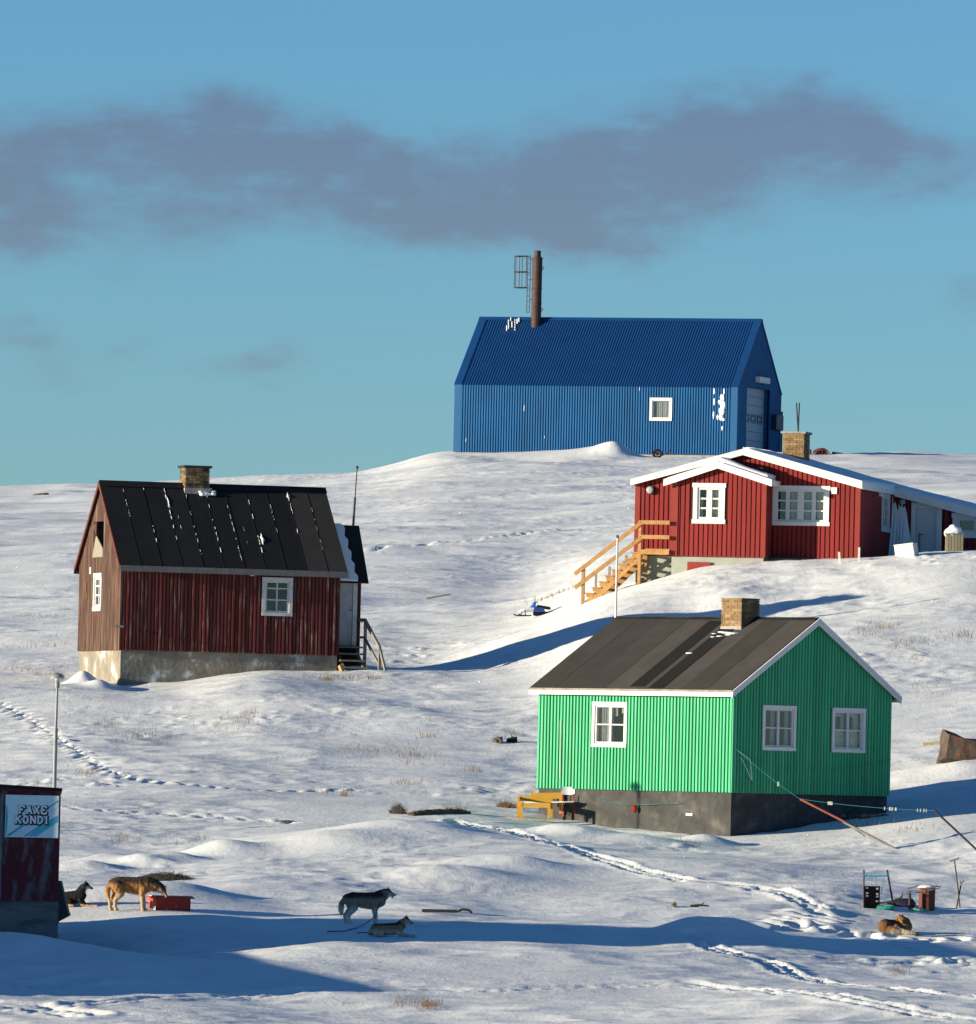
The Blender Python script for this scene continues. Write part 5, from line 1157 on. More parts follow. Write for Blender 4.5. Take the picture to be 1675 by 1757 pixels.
for i in range(n_):
    u0, u1 = i/n_, (i+1)/n_; f = lambda u: .03*math.cos((u-.5)*3)
    x0_, x1_ = a.x+(b_.x-a.x)*u0, a.x+(b_.x-a.x)*u1; c0, c1 = (.03 if i == 0 else 0), (.03 if i == n_-1 else 0)
    q.hexa([(x0_,a.y+f(u0),b_.z+c0),(x1_,a.y+f(u1),b_.z+c1),(x1_,a.y+f(u1)+.014,b_.z+c1),(x0_,a.y+f(u0)+.014,b_.z+c0)],[(x0_,a.y+f(u0)-.02,a.z-c0),(x1_,a.y+f(u1)-.02,a.z-c1),(x1_,a.y+f(u1)-.006,a.z-c1),(x0_,a.y+f(u0)-.006,a.z-c0)])
q.build('backrest', wp_, o)
tag(o, 'white chair with red tube legs standing by the green house foundation', 'chair')
# red bag hanging on the foundation, with its line
s_, z_ = GH.ony(1089, 1388, -.06); pw_ = GH.world((-.06, s_, z_)); o = empty('red_net_bag', pw_); rb = mat('orange_red_net', (.34,.035,.012), .8, .25, 20, bump=.01)
q = MB(); q.smooth = True; q.ball((0,0,0), .075, 2, (1,.6,1.25), .3); q.ball((0,0,.09), .03, 1, (1,.8,1.2)); q.build('net', rb, o)
tag(o, 'small orange-red net bag hanging on the black foundation', 'bag')
rope = mat('blue_rope', (.015,.15,.18), .8, .1)
def rope_tube(name, P, r, label, cat, sag=.0, mt=None, n=14):
    pts = []
    for a, b in zip(P[:-1], P[1:]):
        for i in range(n): t = i/n; v = a.lerp(b, t); pts.append(v-Vector((0,0,sag*4*t*(1-t))))
    pts.append(P[-1]); c = P[0]; o = MB().tube([v-c for v in pts], r, 6).build(name, mt or rope); o.location = c; tag(o, label, cat); return o
Fw = lambda px, py, off=-.06: GH.world((off, *GH.ony(px, py, off)))
Fx = lambda px, py, off=-.06: (lambda s: GH.world((s[0], off, s[1])))(GH.onx(px, py, off))
rope_tube('foundation_line', [Fw(1022,1369),Fw(1075,1380),Fw(1130,1379),Fw(1165,1377)], .006, 'thin teal line sagging along the black foundation', 'rope', .02)
# clothes line in front of the gable wall, propped by poles
A = Fx(1264, 1286, -.08); pr1 = gpos(1541, 1456, dmin=224); 
T1 = ray(1373, 1371)*233.0; T1b = T1
rope_tube('clothes_line', [A, T1], .0045, 'teal clothes line from the green house corner down to the red prop', 'clothes line', .05)
T2 = ray(1604, 1391)*229.5
rope_tube('clothes_line', [T1, T2], .0045, 'teal clothes line with white pegs between two props', 'clothes line', .05)
rope_tube('wall_line', [A, Fx(1340,1318,-.1), Fx(1440,1318,-.1), Fx(1529,1303,-.06)], .004, 'thin teal line sagging along the green gable wall', 'rope', .03)
o = rope_tube('rope_coil', [A, A+Vector((.35,-.05,-.25)), A+Vector((.40,-.05,-.75)), A+Vector((.30,-.05,-.55)), A+Vector((.12,-.05,-.2))], .006, 'loose pale rope loop hanging at the green house corner', 'rope', .0, mat('pale_rope', (.16,.24,.25), .8, .1))
# props
e1 = gpos(1541, 1457, dmin=224); jn = T1.lerp(e1, .55)
o = empty('line_prop', e1); q = MB().tube([T1-e1, jn-e1], .028, 8); q.build('upper_pole', mat('red_brown_pole', (.22,.06,.04), .8, .2, 5), o); MB().tube([jn-e1+Vector((-.25,0,.10)), Vector((0,0,-.03))], .03, 8).build('lower_pole', G['grey_wood'], o)
MB().tube([jn-e1+Vector((-.08,-.03,.0)), jn-e1+Vector((.28,-.06,-.24))], .02, 6).build('brace', G['grey_wood'], o)
tag(o, 'slanting red-brown clothes line prop resting on the snow by the gable', 'prop')
e2 = gpos(1700, 1480, dmin=222); o = empty('line_prop', e2); MB().tube([T2-e2, Vector((0,0,-.03))], .026, 8).build('pole', G['dark_metal'], o); tag(o, 'slanting dark clothes line prop at the right edge of the frame', 'prop')
pegm = mat('white_peg', (.50,.49,.45), .6, .1)
PEGL = {1424:'widest white peg pair on the line, in front of the black gable foundation',1428:'narrow white peg touching the right side of the widest pair',
 1519:'leftmost white peg of the middle cluster at the foundation corner',1528:'second white peg of the middle cluster, just past the foundation corner',1532:'third white peg of the middle cluster beside the foundation corner',
 1538:'rightmost white peg of the middle cluster, against the blue shadow',1575:'leftmost small peg of the far cluster near the dark prop',1580:'second small peg of the far cluster near the dark prop',
 1586:'third small peg of the far cluster near the dark prop',1590:'small peg closest to the top of the dark prop'}
def lineat(px):
    t = (px-1373)/(1604-1373.0); v = T1.lerp(T2, t); return v-Vector((0,0,.05*4*t*(1-t)))
for (px, w_) in ((1424,.10),(1428,.05),(1519,.03),(1528,.05),(1532,.04),(1538,.05),(1575,.022),(1580,.022),(1586,.025),(1590,.02)):
    v = lineat(px); o = MB().box(-w_*.4, w_*.4, -.012, .012, -.045, .035).build('clothes_peg', pegm); o.location = v
    tag(o, PEGL[px], 'clothes peg', 'white pegs on the clothes line')
for (v, lab) in ((A.lerp(T1, .66)-Vector((0,0,.04)), 'white peg on the slanting line above the red prop'),):
    o = MB().box(-.02,.02,-.015,.015,-.06,.045).build('clothes_peg', pegm); o.location = v; tag(o, lab, 'clothes peg')
# ================================================================= BOULDER and planks, rocks
rust = mat('rusty_boulder', (.065,.055,.048), .95, .5, 3, col2=(.085,.042,.026), c2scale=3.5, c2thr=(.46,.58), bump=.05, bscale=5)
def rock(name, px, py, d, pts, depth, label, mt, cat='rock'):
    base = at(px, py, d); bm = bmesh.new(); fr = []
    V = []
    for (x_, y_) in pts: v = at(x_, y_, d); V.append((v.x-base.x, v.z-base.z))
    cx_ = sum(v[0] for v in V)/len(V); cz_ = sum(v[1] for v in V)/len(V)
    for k, (yy, sc_) in enumerate(((0,1.0),(-.5*depth,.80),(.6*depth,1.0),(depth*1.3,.7))):
        for (x_, z_) in V: fr.append(Vector((cx_+(x_-cx_)*sc_, yy, cz_+(z_-cz_)*sc_-(.1*k if k > 1 else 0))))
    for v in fr: bm.verts.new(v)
    bm.verts.ensure_lookup_table(); bmesh.ops.convex_hull(bm, input=bm.verts); 
    bmesh.ops.triangulate(bm, faces=bm.faces); bmesh.ops.subdivide_edges(bm, edges=bm.edges, cuts=3, use_grid_fill=True)
    for v in bm.verts: v.co += Vector((mnoise.noise(v.co*2.3), mnoise.noise(v.co*2.3+Vector((9,0,0))), mnoise.noise(v.co*2.3+Vector((0,9,0)))))*.07
    me = bpy.data.meshes.new(name); bm.to_mesh(me); bm.free(); me.materials.append(mt); o = bpy.data.objects.new(name, me); C.objects.link(o); o.location = base; tag(o, label, cat); return o
rock('boulder', 1640, 1300, 250, [(1608,1308),(1619,1253),(1633,1258),(1655,1265),(1690,1273),(1740,1290),(1740,1320),(1640,1306)], 1.1, 'large rust-brown boulder in snow at the right edge', rust)
pA = at(1583,1277,250.3); o = MB().beam((0,0,0), at(1618,1274,250.3)-pA, .10, .08).build('timber_plank', mat('yellow_grey_timber', (.36,.29,.17), .85, .2, 4), bevel=.005); o.location = pA; tag(o, 'short pale plank jutting left out of the brown boulder', 'plank')
grey_rock = mat('lichen_grey_rock', (.10,.09,.075), .9, .4, 4, col2=(.22,.16,.10), c2scale=5, c2thr=(.5,.6), bump=.03, bscale=8)
def small_rock(px, py, w_, h_, label, mt=grey_rock, dmin=200, cat='rock', dz=0):
    p = gpos(px, py, dmin=dmin); s = p.y/F; q = MB(); q.smooth = True; q.ball((0,0,h_*s*.15), 1, 3, (w_*s/2, w_*s/2*.8, h_*s*.7), .55); o = q.build('rock', mt); o.location = p+Vector((0,0,dz)); tag(o, label, cat); return o
small_rock(855, 1275, 20, 11, 'small brown rock left of the green house, beside a darker one')
small_rock(880, 1274, 20, 10, 'small dark rock nearest the green house left wall', G['black_felt'])
small_rock(795, 1030, 8, 4, 'tiny dark rock on the slope above the parked snowmobile') if 0 else None
small_rock(1157, 1558, 9, 9, 'tiny black stone in snow left of the driftwood')
# turf ledges left of the green house
turf = mat('brown_turf_edge', (.10,.07,.045), .95, .35, 6, bump=.03, bscale=20)
def ledge(px0, px1, py, h_, label, mt=turf, dmin=225):
    a, b = gpos(px0, py, dmin=dmin), gpos(px1, py-3, dmin=dmin); q = MB(); q.smooth = True; n_ = 14
    for i in range(n_+1):
        t = i/n_; q.ball(a.lerp(b, t)-a+Vector((0, .1, h_*.25+.02*math.sin(i*2.2))), .12, 2, (1.2,1.0,h_/.12*.7*(.6+.5*math.sin(math.pi*t)**.5)), .5)
    q2 = MB(); q2.smooth = True
    o = empty('turf_ledge', a); q.build('turf', mt, o); n_ = 18
    for i in range(n_+1):
        t = i/n_; q2.ball(a.lerp(b, t)-a+Vector((.05*math.sin(i*3), .30, h_*.75)), .17, 2, (1.4,1.3,.55), .5)
    tag(o, label, 'turf bank'); return o
ledge(708, 800, 1400, .14, 'brown turf edge showing under snow left of the yellow bench')
# brush heaps
def brush(name, c, rx, ry, rz_, n, mt, label, lean=(0,0), cat='brush', L0=.12):
    q = MB(); rr = random.Random(5)
    for i in range(n):
        a = rr.uniform(0, 2*math.pi); r_ = math.sqrt(rr.random()); p = Vector((math.cos(a)*r_*rx, math.sin(a)*r_*ry, rz_*max(0, 1-r_**2)*rr.random()))
        d = Vector((rr.gauss(lean[0], .5), rr.gauss(0, .4), rr.gauss(.5+lean[1], .4))).normalized()*L0*rr.uniform(.5, 1.5); s = d.cross(Vector((0,1,0))).normalized()*.006
        q.add([p-s, p+s, p+d], [(0,1,2)])
    q2 = MB(); q2.smooth = True; q2.ball((0,0,0), 1, 2, (rx*.8, ry*.8, rz_*.7), .4)
    o = empty(name, c); q.build('twigs', mt, o, kind='stuff'); q2.build('heap', mt, o); tag(o, label, cat); return o
net = mat('dark_olive_netting', (.035,.034,.028), .9, .4, 8); tw = mat('grey_brown_twigs', (.09,.075,.065), .9, .3, 8)
brush('net_heap', gpos(285, 1511, dmin=205)+Vector((0,0,.02)), .66, .3, .16, 1600, net, 'long heap of dark netting lying on snow behind the dogs', (.5,-.4), 'netting', .09)
brush('twig_clump', gpos(683, 1397, dmin=225), .2, .15, .22, 500, tw, 'dense grey twig clump on snow left of the turf edge', cat='twigs')
brush('twig_clump', gpos(868, 1386, dmin=225), .22, .15, .12, 300, mat('brown_grass_clump', (.16,.10,.06), .9, .3, 8), 'low brown grass clump just left of the yellow bench', cat='grass clump')
# board and half ring sunk in snow, debris
p = gpos(724, 1566, dmin=205); o = MB().beam((0,0,.03), (.78,.05,.03), .14, .07).build('dark_board', G['dark_metal'], bevel=.006); o.location = p; tag(o, 'flat dark board sunk in snow right of the grey dogs', 'board')
p = gpos(797, 1567, dmin=205); q = MB(); q.tube([(.16*math.cos(t), 0, .09*math.sin(t)-.01) for t in [i*math.pi/10 for i in range(11)]], .03, 6); o = q.build('half_tyre', dm_); o.location = p+Vector((0,0,.0)); tag(o, 'black half ring sticking out of snow at the board end', 'tyre')
p = gpos(1200, 1557, dmin=205); o = empty('driftwood', p); MB().tube([(-.1,0,0),(.05,0,.06),(.12,0,.12)], .025, 6, .01).build('branch', G['dark_metal'], o); MB().tube([(-.2,0,.02),(0,0,.05),(.22,.05,.03)], .035, 6, .015).build('branch', net, o); tag(o, 'black forked driftwood lying in snow at the foreground centre right', 'driftwood')
p = gpos(750, 1030, dmin=290); o = MB().beam((-.35,0,.05), (.45,0,.20), .12, .05).build('green_board', mat('dull_green_board', (.10,.14,.08), .8, .2)); o.location = p; tag(o, 'narrow dull green board stuck in snow on the middle slope', 'board')
p = gpos(482, 1412, dmin=220); o = MB().hexa([(-.2,0,-.06),(.2,0,-.06),(.2,.3,-.06),(-.2,.3,-.06)],[(-.16,0,.01),(.18,0,.05),(.18,.3,.05),(-.16,.3,.01)]).build('timber_end', turf); o.location = p; tag(o, 'small brown timber end poking from snow in the middle field', 'timber')
for (px, py, lab) in ((72,843,'dark rock slab on the far left skyline'),):
    p = gpos(px, py+1.5, dmin=400); p = Vector((at(px,py,498).x, 498, 0)); p.z = gz(p.x, 498); q = MB(); q.smooth = True; q.ball((0,0,.0), 1, 2, (.5,.4,.16), .4); o = q.build('rock', grey_rock); o.location = p; tag(o, lab, 'rock')
MB_ = MB
# foundation debris at gable foot
p = gpos(1478, 1404, dmin=225); o = empty('stone_heap', p)
for k in range(5):
    q = MB(); q.smooth = True; q.ball((-.5+k*.27, .1*math.sin(k*2), .03), 1, 2, (.17,.14,.07), .5); q.build('stone', grey_rock, o)
tag(o, 'flat dark stones showing through snow at the green gable foot', 'stones')
# ================================================================= SNOWMOBILE (child-sized)
p = gpos(918, 1058, dmin=290); o = empty('snowmobile', p, math.radians(200)); k_ = p.y/F
bu = mat('blue_bodywork', (.02,.10,.42), .35, .05, spec=.6); wh = mat('white_bodywork', (.75,.76,.76), .4, .05); bk = mat('black_plastic', (.012,.012,.014), .6, .1)
q = MB(); q.smooth = False
q.hexa([(.10,-.13,.13),(.55,-.10,.12),(.55,.10,.12),(.10,.13,.13)],[(.05,-.12,.28),(.40,-.08,.22),(.40,.08,.22),(.05,.12,.28)]); q.build('nose_cowl', wh, o, bevel=.02)
MB().hexa([(-.30,-.12,.15),(.12,-.135,.14),(.12,.135,.14),(-.30,.12,.15)],[(-.26,-.10,.27),(.10,-.10,.33),(.10,.10,.33),(-.26,.10,.27)]).build('side_body', bu, o, bevel=.02)
MB().hexa([(-.50,-.08,.22),(-.05,-.09,.27),(-.05,.09,.27),(-.50,.08,.22)],[(-.48,-.07,.31),(-.08,-.08,.36),(-.08,.08,.36),(-.48,.07,.31)]).build('seat', bk, o, bevel=.02)
MB().hexa([(.02,-.10,.31),(.16,-.08,.27),(.16,.08,.27),(.02,.10,.31)],[(-.02,-.06,.45),(.02,-.05,.44),(.02,.05,.44),(-.02,.06,.45)]).build('windshield', bu, o, bevel=.008)
MB().tube([(.0,-.2,.42),(-.02,-.1,.45),(-.02,.1,.45),(.0,.2,.42)], .014, 6).build('handlebar', bk, o)
MB().hexa([(-.62,-.075,.02),(.05,-.075,.02),(.05,.075,.02),(-.62,.075,.02)],[(-.66,-.075,.16),(.05,-.075,.16),(.05,.075,.16),(-.66,.075,.16)]).build('track', bk, o, bevel=.03)
for sd in (-1, 1):
    MB().tube([(.62,sd*.22,.05),(.52,sd*.22,.015),(.28,sd*.22,.015),(.20,sd*.22,.03)], .022, 6).build('ski', bk, o)
    MB().tube([(.40,sd*.22,.02),(.36,sd*.10,.17)], .016, 6).build('suspension_arm', bk, o)
tag(o, 'small blue and white snowmobile parked on the slope below the wooden stairs', 'snowmobile')
# ================================================================= SLED, DRUM, TOOLS (right foreground)
p = gpos(1504, 1560, dmin=208); D0 = p.y; o = empty('dog_sled', p)
def B(px, py, dy=0): v = ray(px, py)*(D0+dy); return Vector((v.x-p.x, dy, v.z-p.z))
dk2 = mat('dark_stained_wood', (.05,.035,.028), .8, .25, 5)
MB().tube([B(1482.5,1561), B(1482.5,1525), B(1482.5,1492)], .018, 8).build('upright', dk2, o); MB().tube([B(1533,1551,.1), B(1528,1525,.1), B(1522.5,1493)], .022, 8).build('upright', dk2, o)
q = MB(); pts = [B(1480,1503), B(1490,1502), B(1500,1504), B(1510,1503), B(1526,1502)]; q.tube(pts, .014, 6)
for i in range(16): v = B(1482,1502.6).lerp(B(1524,1502.6), i/15); q.tube([v-Vector((.014,0,0)), v+Vector((.012,0,.004))], .024+.006*math.sin(i*2), 8)
q.build('crossbar_lashing', mat('sky_blue_rope', (.05,.33,.46), .8, .15), o)
# slatted dark back panel with square holes
x0_, x1_ = B(1483.5,1540).x, B(1510,1540).x; zb_, zt_ = B(1497,1561).z, B(1497,1520.5).z; HLS = []
for (px, py) in ((1488,1523),(1505.5,1525),(1488,1532.5),(1488,1537.5),(1505.5,1534),(1505.5,1538.5),(1505,1547)): v = B(px, py); HLS.append((v.x-.028, v.x+.028, v.z-.02, v.z+.02))
q = MB(lambda v: Vector((v.x, -v.y, v.z))); wall_cells(q, x0_, x1_, zb_-.1, zt_, HLS, -.01, .02); q.build('back_panel', mat('black_brown_panel', (.006,.005,.005), 1.0, .3, 5, spec=0), o)
MB().beam(B(1482,1522,-.0), B(1511,1521.5,-.0), .03).build('top_rail', G['iron'], o)
MB().beam(B(1484,1560,0), B(1484,1560,0)+Vector((0.05,1.6,.1)), .05, .1).build('runner', dk2, o); MB().beam(B(1531,1559,0), B(1531,1559,0)+Vector((.05,1.6,.1)), .05, .1).build('runner', dk2, o)
for k in range(5): MB().beam(B(1484,1556,0)+Vector((0,.3+k*.28,.08)), B(1531,1555,0)+Vector((0,.3+k*.28,.08)), .1, .025).build('slat', dk2, o)
for (a, b_) in (((1492,1504),(1497,1520)),((1503,1504),(1505,1520)),((1517,1504),(1512,1535))): MB().tube([B(*a), B(*b_)], .006, 5).build('cord', rope, o)
tag(o, 'dark dog sled with upright handles lashed in blue rope, seen from behind', 'dog sled')
q = MB(); rr = random.Random(3); pts = []
for i in range(46): t = i*.8; pts.append(B(1520,1560,-.1)+Vector((.19*math.cos(t)*rr.uniform(.3,1.2), .12*math.sin(t), .01+.07*rr.random()**2)))
c = pts[0]; o = MB().tube([v-c for v in pts], .012, 5).build('rope_heap', mat('teal_rope', (.02,.30,.26), .8, .2)); o.location = c+p; tag(o, 'heap of teal rope lying on snow at the foot of the sled', 'rope')
# hook
o = MB().tube([(0,0,0),(.12,0,.03),(.17,0,.09),(.19,0,.17)], .028, 7, .02).build('bent_runner', dk2); o.location = B(1535,1544,.1)+p; tag(o, 'dark curved runner end sticking up right of the sled', 'runner')
# drum on trestle
p2 = gpos(1590, 1562, dmin=206); D0 = p2.y; o = empty('wooden_drum', p2)
def B(px, py, dy=0): v = ray(px, py)*(D0+dy); return Vector((v.x-p2.x, dy, v.z-p2.z))
stv = mat('red_brown_stave', (.13,.038,.024), .8, .25, 5, obj=.5, stretch=(1,1,.3)); cxd = (B(1577,1560).x+B(1605,1560).x)/2; rd_ = (B(1605,1560).x-B(1577,1560).x)/2; zt_ = B(1590,1522).z
for i in range(14):
    a0_, a1_ = 2*math.pi*i/14, 2*math.pi*(i+.94)/14; r1, r2 = rd_, rd_-.03
    f = lambda a, r: (cxd+r*math.cos(a), .18+r*math.sin(a))
    c4 = [f(a0_, r1), f(a1_, r1), f(a1_, r2), f(a0_, r2)]; MB().hexa([(x_*1.0, y_, -.06) for x_, y_ in c4], [(x_, y_, zt_) for x_, y_ in c4]).build('stave', stv, o)
MB().tube([(cxd,.18,-.05),(cxd,.18,zt_-.04)], rd_-.031, 14).build('inner', dk2, o)
q = MB(); q.smooth = True; q.ball((cxd,.18,zt_), rd_*1.15, 2, (1,1,.22), .3); q.build('snow_cap', MSNOW, o)
tag(o, 'red-brown wooden drum standing in the snow right of the sled', 'drum')
o = empty('pole_trestle', p2)
MB().tube([B(1561.5,1567,-.1), B(1561,1529,-.1)], .032, 8).build('post', dk2, o); MB().tube([B(1554,1532,-.14), B(1580,1531,-.16), B(1614,1523.5,-.1)], .014, 7).build('pole', G['grey_wood'], o)
MB().tube([B(1558,1524,.4), B(1577,1520,.4), B(1614,1521,.2)], .016, 7).build('pole', G['grey_wood'], o)
tag(o, 'grey poles resting on a short post across the wooden drum', 'trestle')
q = MB(); pts = []
for i in range(44): t = i*.8; pts.append(B(1575,1564,-.25)+Vector((.27*math.cos(t)*rr.uniform(.2,1.1), .13*math.sin(t), .01+.10*rr.random()**2)))
c = pts[0]; o = MB().tube([v-c for v in pts], .010, 5).build('rope_heap', mat('green_white_rope', (.10,.33,.26), .8, .3)); o.location = c+p2; tag(o, 'tangled pale green rope lying before the wooden drum', 'rope')
# box and mound of gear between
pp = B(1548,1560,.5)+p2; q = MB(); q.smooth = True; q.ball((0,0,.08), 1, 2, (.38,.3,.17), .3); o = q.build('covered_load', mat('dark_blue_tarp', (.02,.022,.04), .6, .3)); o.location = pp; tag(o, 'low dark load covered by tarpaulin between sled and drum', 'load')
# shovels
p3 = gpos(1646, 1559, dmin=207); D0 = p3.y
def B(px, py, dy=0): v = ray(px, py)*(D0+dy); return Vector((v.x-p3.x, dy, v.z-p3.z))
o = empty('long_shovel', p3); MB().tube([B(1648,1562), B(1643,1515), B(1638,1476)], .015, 7).build('shaft', dk2, o); MB().beam(B(1630,1478), B(1646,1472.5), .05, .04).build('grip', G['grey_wood'], o)
tag(o, 'long shaft with T-shaped grip stuck upright in the snow', 'shovel')
o = empty('short_shovel', p3); MB().tube([B(1641,1561,.03), B(1649,1519,.03)], .017, 7).build('shaft', dk2, o); MB().tube([B(1648,1511,.03), B(1649,1517,.03), B(1654.5,1510.5,.03)], .014, 6).build('grip', dk2, o)
tag(o, 'shorter stick with forked top crossing the long T-grip shaft', 'shovel')
# ================================================================= NEIGHBOUR HOUSE just outside the left edge (its shade falls on the shed and the snow)
nb = empty('neighbour_house', (-17.5, 196.9, -3.9)); nm_ = mat('dark_red_neighbour_wall', (.10,.02,.02), .85, .2, 3)
MB().box(-9, 0, 0, 5.6, -1.5, 5.2).build('wall', nm_, nb)
MB().box(-9.2, .12, -.12, 5.7, 5.201, 5.40).build('roof', G['black_felt'], nb)
MB().box(-7, 0, -9.4, -.13, -2.5, 2.32).build('lean_to_wall', nm_, nb)
MB().box(-7.2, .08, -9.5, -.13, 2.321, 2.50).build('lean_to_roof', G['black_felt'], nb)
tag(nb, 'dark red neighbour house with flat roof standing left of the plywood shed', 'house')
# ================================================================= DOGS: one continuous body each, voxel-fused from tapered limbs
def chain(q, pts, rad, sy=1.0):
    """spheres of changing radius along joints (local x forward, y side, z up)"""
    for (p, r0), (q_, r1) in zip(zip(pts[:-1], rad[:-1]), zip(pts[1:], rad[1:])):
        p, q_ = Vector(p), Vector(q_); n = max(2, int((q_-p).length/(min(r0, r1)*.28)))
        for i in range(n+1):
            t = i/n; q.ball(p.lerp(q_, t), r0+(r1-r0)*t, 2, (1, sy, 1))
def dog(name, loc, rz, chains, coat, label, head, scale=1.0, tongue=False, lie=False, collar=True):
    q = MB()
    for c in chains: chain(q, *c)
    hp_, hd = Vector(head[0]), Vector(head[1]).normalized(); up = Vector((0,0,1)); up = (up-hd*up.dot(hd)).normalized(); sd = hd.cross(up)
    hs = .92
    # skull, stop, muzzle
    q.ball(hp_, .078*hs, 2, (1,1,1)); q.ball(hp_+hd*.035-up*.01, .066*hs, 2)
    for i in range(8): t = i/7; q.ball(hp_+hd*(.055+.095*t)-up*(.020+.012*t), (.053-.020*t)*hs, 2)
    if tongue:
        for i in range(6): t = i/5; q.ball(hp_+hd*(.05+.075*t)-up*(.055+.035*t), (.026-.010*t)*hs, 1)
    for s in (-1, 1):
        for i in range(6): t = i/5; q.ball(hp_+sd*s*(.045+.008*t)+up*(.045+.075*t)-hd*(.015+.01*t), (.027-.021*t)*hs, 1, (1,1,1))
        q.ball(hp_+sd*s*.055-up*.03-hd*.02, .058, 2)      # cheek ruff
    me = q.mesh(name+'_raw', None); tmp = bpy.data.objects.new(name, me); C.objects.link(tmp)
    rm = tmp.modifiers.new('r', 'REMESH'); rm.mode = 'VOXEL'; rm.voxel_size = .0105; rm.use_smooth_shade = True
    sm = tmp.modifiers.new('s', 'SMOOTH'); sm.factor = .5; sm.iterations = 7
    dg = bpy.context.evaluated_depsgraph_get(); m2 = bpy.data.meshes.new_from_object(tmp.evaluated_get(dg)); bpy.data.objects.remove(tmp); m2.name = name
    nv = len(m2.vertices); co = np.empty(nv*3); m2.vertices.foreach_get('co', co); co = co.reshape(-1, 3); no = np.empty(nv*3); m2.vertices.foreach_get('normal', no); no = no.reshape(-1, 3)
    fz = np.array([mnoise.noise(Vector((c[0]*26, c[1]*26, c[2]*11))) + .6*mnoise.noise(Vector((c[0]*60, c[1]*60, c[2]*30))) for c in co])
    co2 = co + no*(fz*.0065)[:, None]; m2.vertices.foreach_set('co', co2.ravel())
    ca = m2.color_attributes.new('coat', 'FLOAT_COLOR', 'POINT'); cols_ = np.ones((nv, 4)); cols_[:, :3] = coat(co, no, fz, hp_, hd, up); ca.data.foreach_set('color', cols_.ravel())
    m2.materials.clear(); m2.materials.append(FUR); m2.update()
    o = bpy.data.objects.new(name, m2); C.objects.link(o); o.location = loc; o.rotation_euler = (0,0,rz); o.scale = (scale,)*3
    # shaggy guard hairs, laid back along the body
    rr_ = random.Random(nv); idx = [rr_.randrange(nv) for _ in range(5200)]; hv = []; hf = []; hc = []
    for i in idx:
        c_ = Vector(co2[i]); n_ = Vector(no[i]); dh = (c_-hp_).length
        if dh < .14 or c_.z < .07: continue
        ln = rr_.uniform(.016, .040)*(1.0 if c_.z > .28 or lie else .55); t_ = (n_*.55+Vector((-.55,0,-.45))+Vector((rr_.gauss(0,.2), rr_.gauss(0,.2), rr_.gauss(0,.2)))).normalized()
        s_ = t_.cross(n_).normalized()*rr_.uniform(.003, .006); b_ = len(hv); b0_ = c_-n_*.006; hv += [tuple(b0_-s_), tuple(b0_+s_), tuple(b0_+t_*ln)]; hf.append((b_, b_+1, b_+2)); cc = tuple(cols_[i]*rr_.uniform(.7, 1.35)); hc += [cc]*3
    hm = bpy.data.meshes.new('fur'); hm.from_pydata(hv, [], hf); h2 = hm.color_attributes.new('coat', 'FLOAT_COLOR', 'POINT'); h2.data.foreach_set('color', np.array(hc).ravel()); hm.materials.append(FUR)
    fo = bpy.data.objects.new('fur', hm); C.objects.link(fo); fo.parent = o; fo['kind'] = 'stuff'
    k = MB(); k.smooth = True; k.ball(hp_+hd*.172-up*.028, .016, 2, (1,1.1,.9)); k.build('nose', NOSE, o)
    for s in (-1, 1): MB().ball(hp_+hd*.062+sd*s*.034+up*.018, .0095, 1).build('eye', NOSE, o)
    if tongue: MB().hexa([hp_+hd*.07-up*.055-sd*.015, hp_+hd*.07-up*.055+sd*.015, hp_+hd*.15-up*.10+sd*.014, hp_+hd*.15-up*.10-sd*.014],[hp_+hd*.07-up*.047-sd*.015, hp_+hd*.07-up*.047+sd*.015, hp_+hd*.15-up*.092+sd*.014, hp_+hd*.15-up*.092-sd*.014]).build('tongue', TONG, o)
    if collar:
        cpos, cdir, crad = collar; cpos, cdir = Vector(cpos), Vector(cdir).normalized(); a = cdir.cross(Vector((0,1,0))).normalized(); b = Vector((0,1,0))
        MB().tube([cpos+(a*math.cos(t)+b*math.sin(t)*.85)*crad for t in [i*math.pi/9 for i in range(19)]], .010, 6, closed_ends=False).build('collar', NOSE, o)
    tag(o, label, 'dog'); return o
FUR = mat('dog_fur', (1,1,1), .95, .18, 40, attr='coat', bump=.008, bscale=90); NOSE = mat('black_leather', (.01,.01,.01), .5, .05); TONG = mat('pink_tongue', (.45,.12,.12), .5, .05)
def mixc(a, b, t): return a*(1-t)[:, None]+b*t[:, None]
def ss(a, b, x): t = np.clip((x-a)/(b-a), 0, 1); return t*t*(3-2*t)
def coatfn(top, side, belly, z0, z1, mask=.5, face=None):
    top, side, belly = map(np.array, (top, side, belly))
    def f(co, no, fz, hp_, hd, up):
        z = (co[:, 2]-z0)/(z1-z0)+fz*.08; up_ = no[:, 2]
        c = mixc(np.tile(belly, (len(co), 1)), np.tile(side, (len(co), 1)), ss(.30, .55, z)); c = mixc(c, np.tile(top, (len(co), 1)), ss(.72, .95, z+.12*up_))
        hv = co-np.array(hp_); al = hv@np.array(hd); r = np.linalg.norm(hv, axis=1); hm = ss(.20, .10, r)
        fc = np.array(face if face is not None else side); hc = mixc(np.tile(fc, (len(co), 1)), np.tile(top, (len(co), 1)), ss(.0, .05, hv@np.array(up)))
        hc = mixc(hc, np.tile(belly*1.0, (len(co), 1)), ss(.0, -.04, hv@np.array(up))*ss(-.02, .05, al))
        c = mixc(c, hc, hm); return np.clip(c*(1+.25*fz)[:, None], .004, 1)
    return f
TAN = (.30,.15,.055); CREAM = (.40,.29,.17); SABLE = (.03,.025,.021); GREYT = (.30,.225,.165); PALE = (.58,.50,.41)
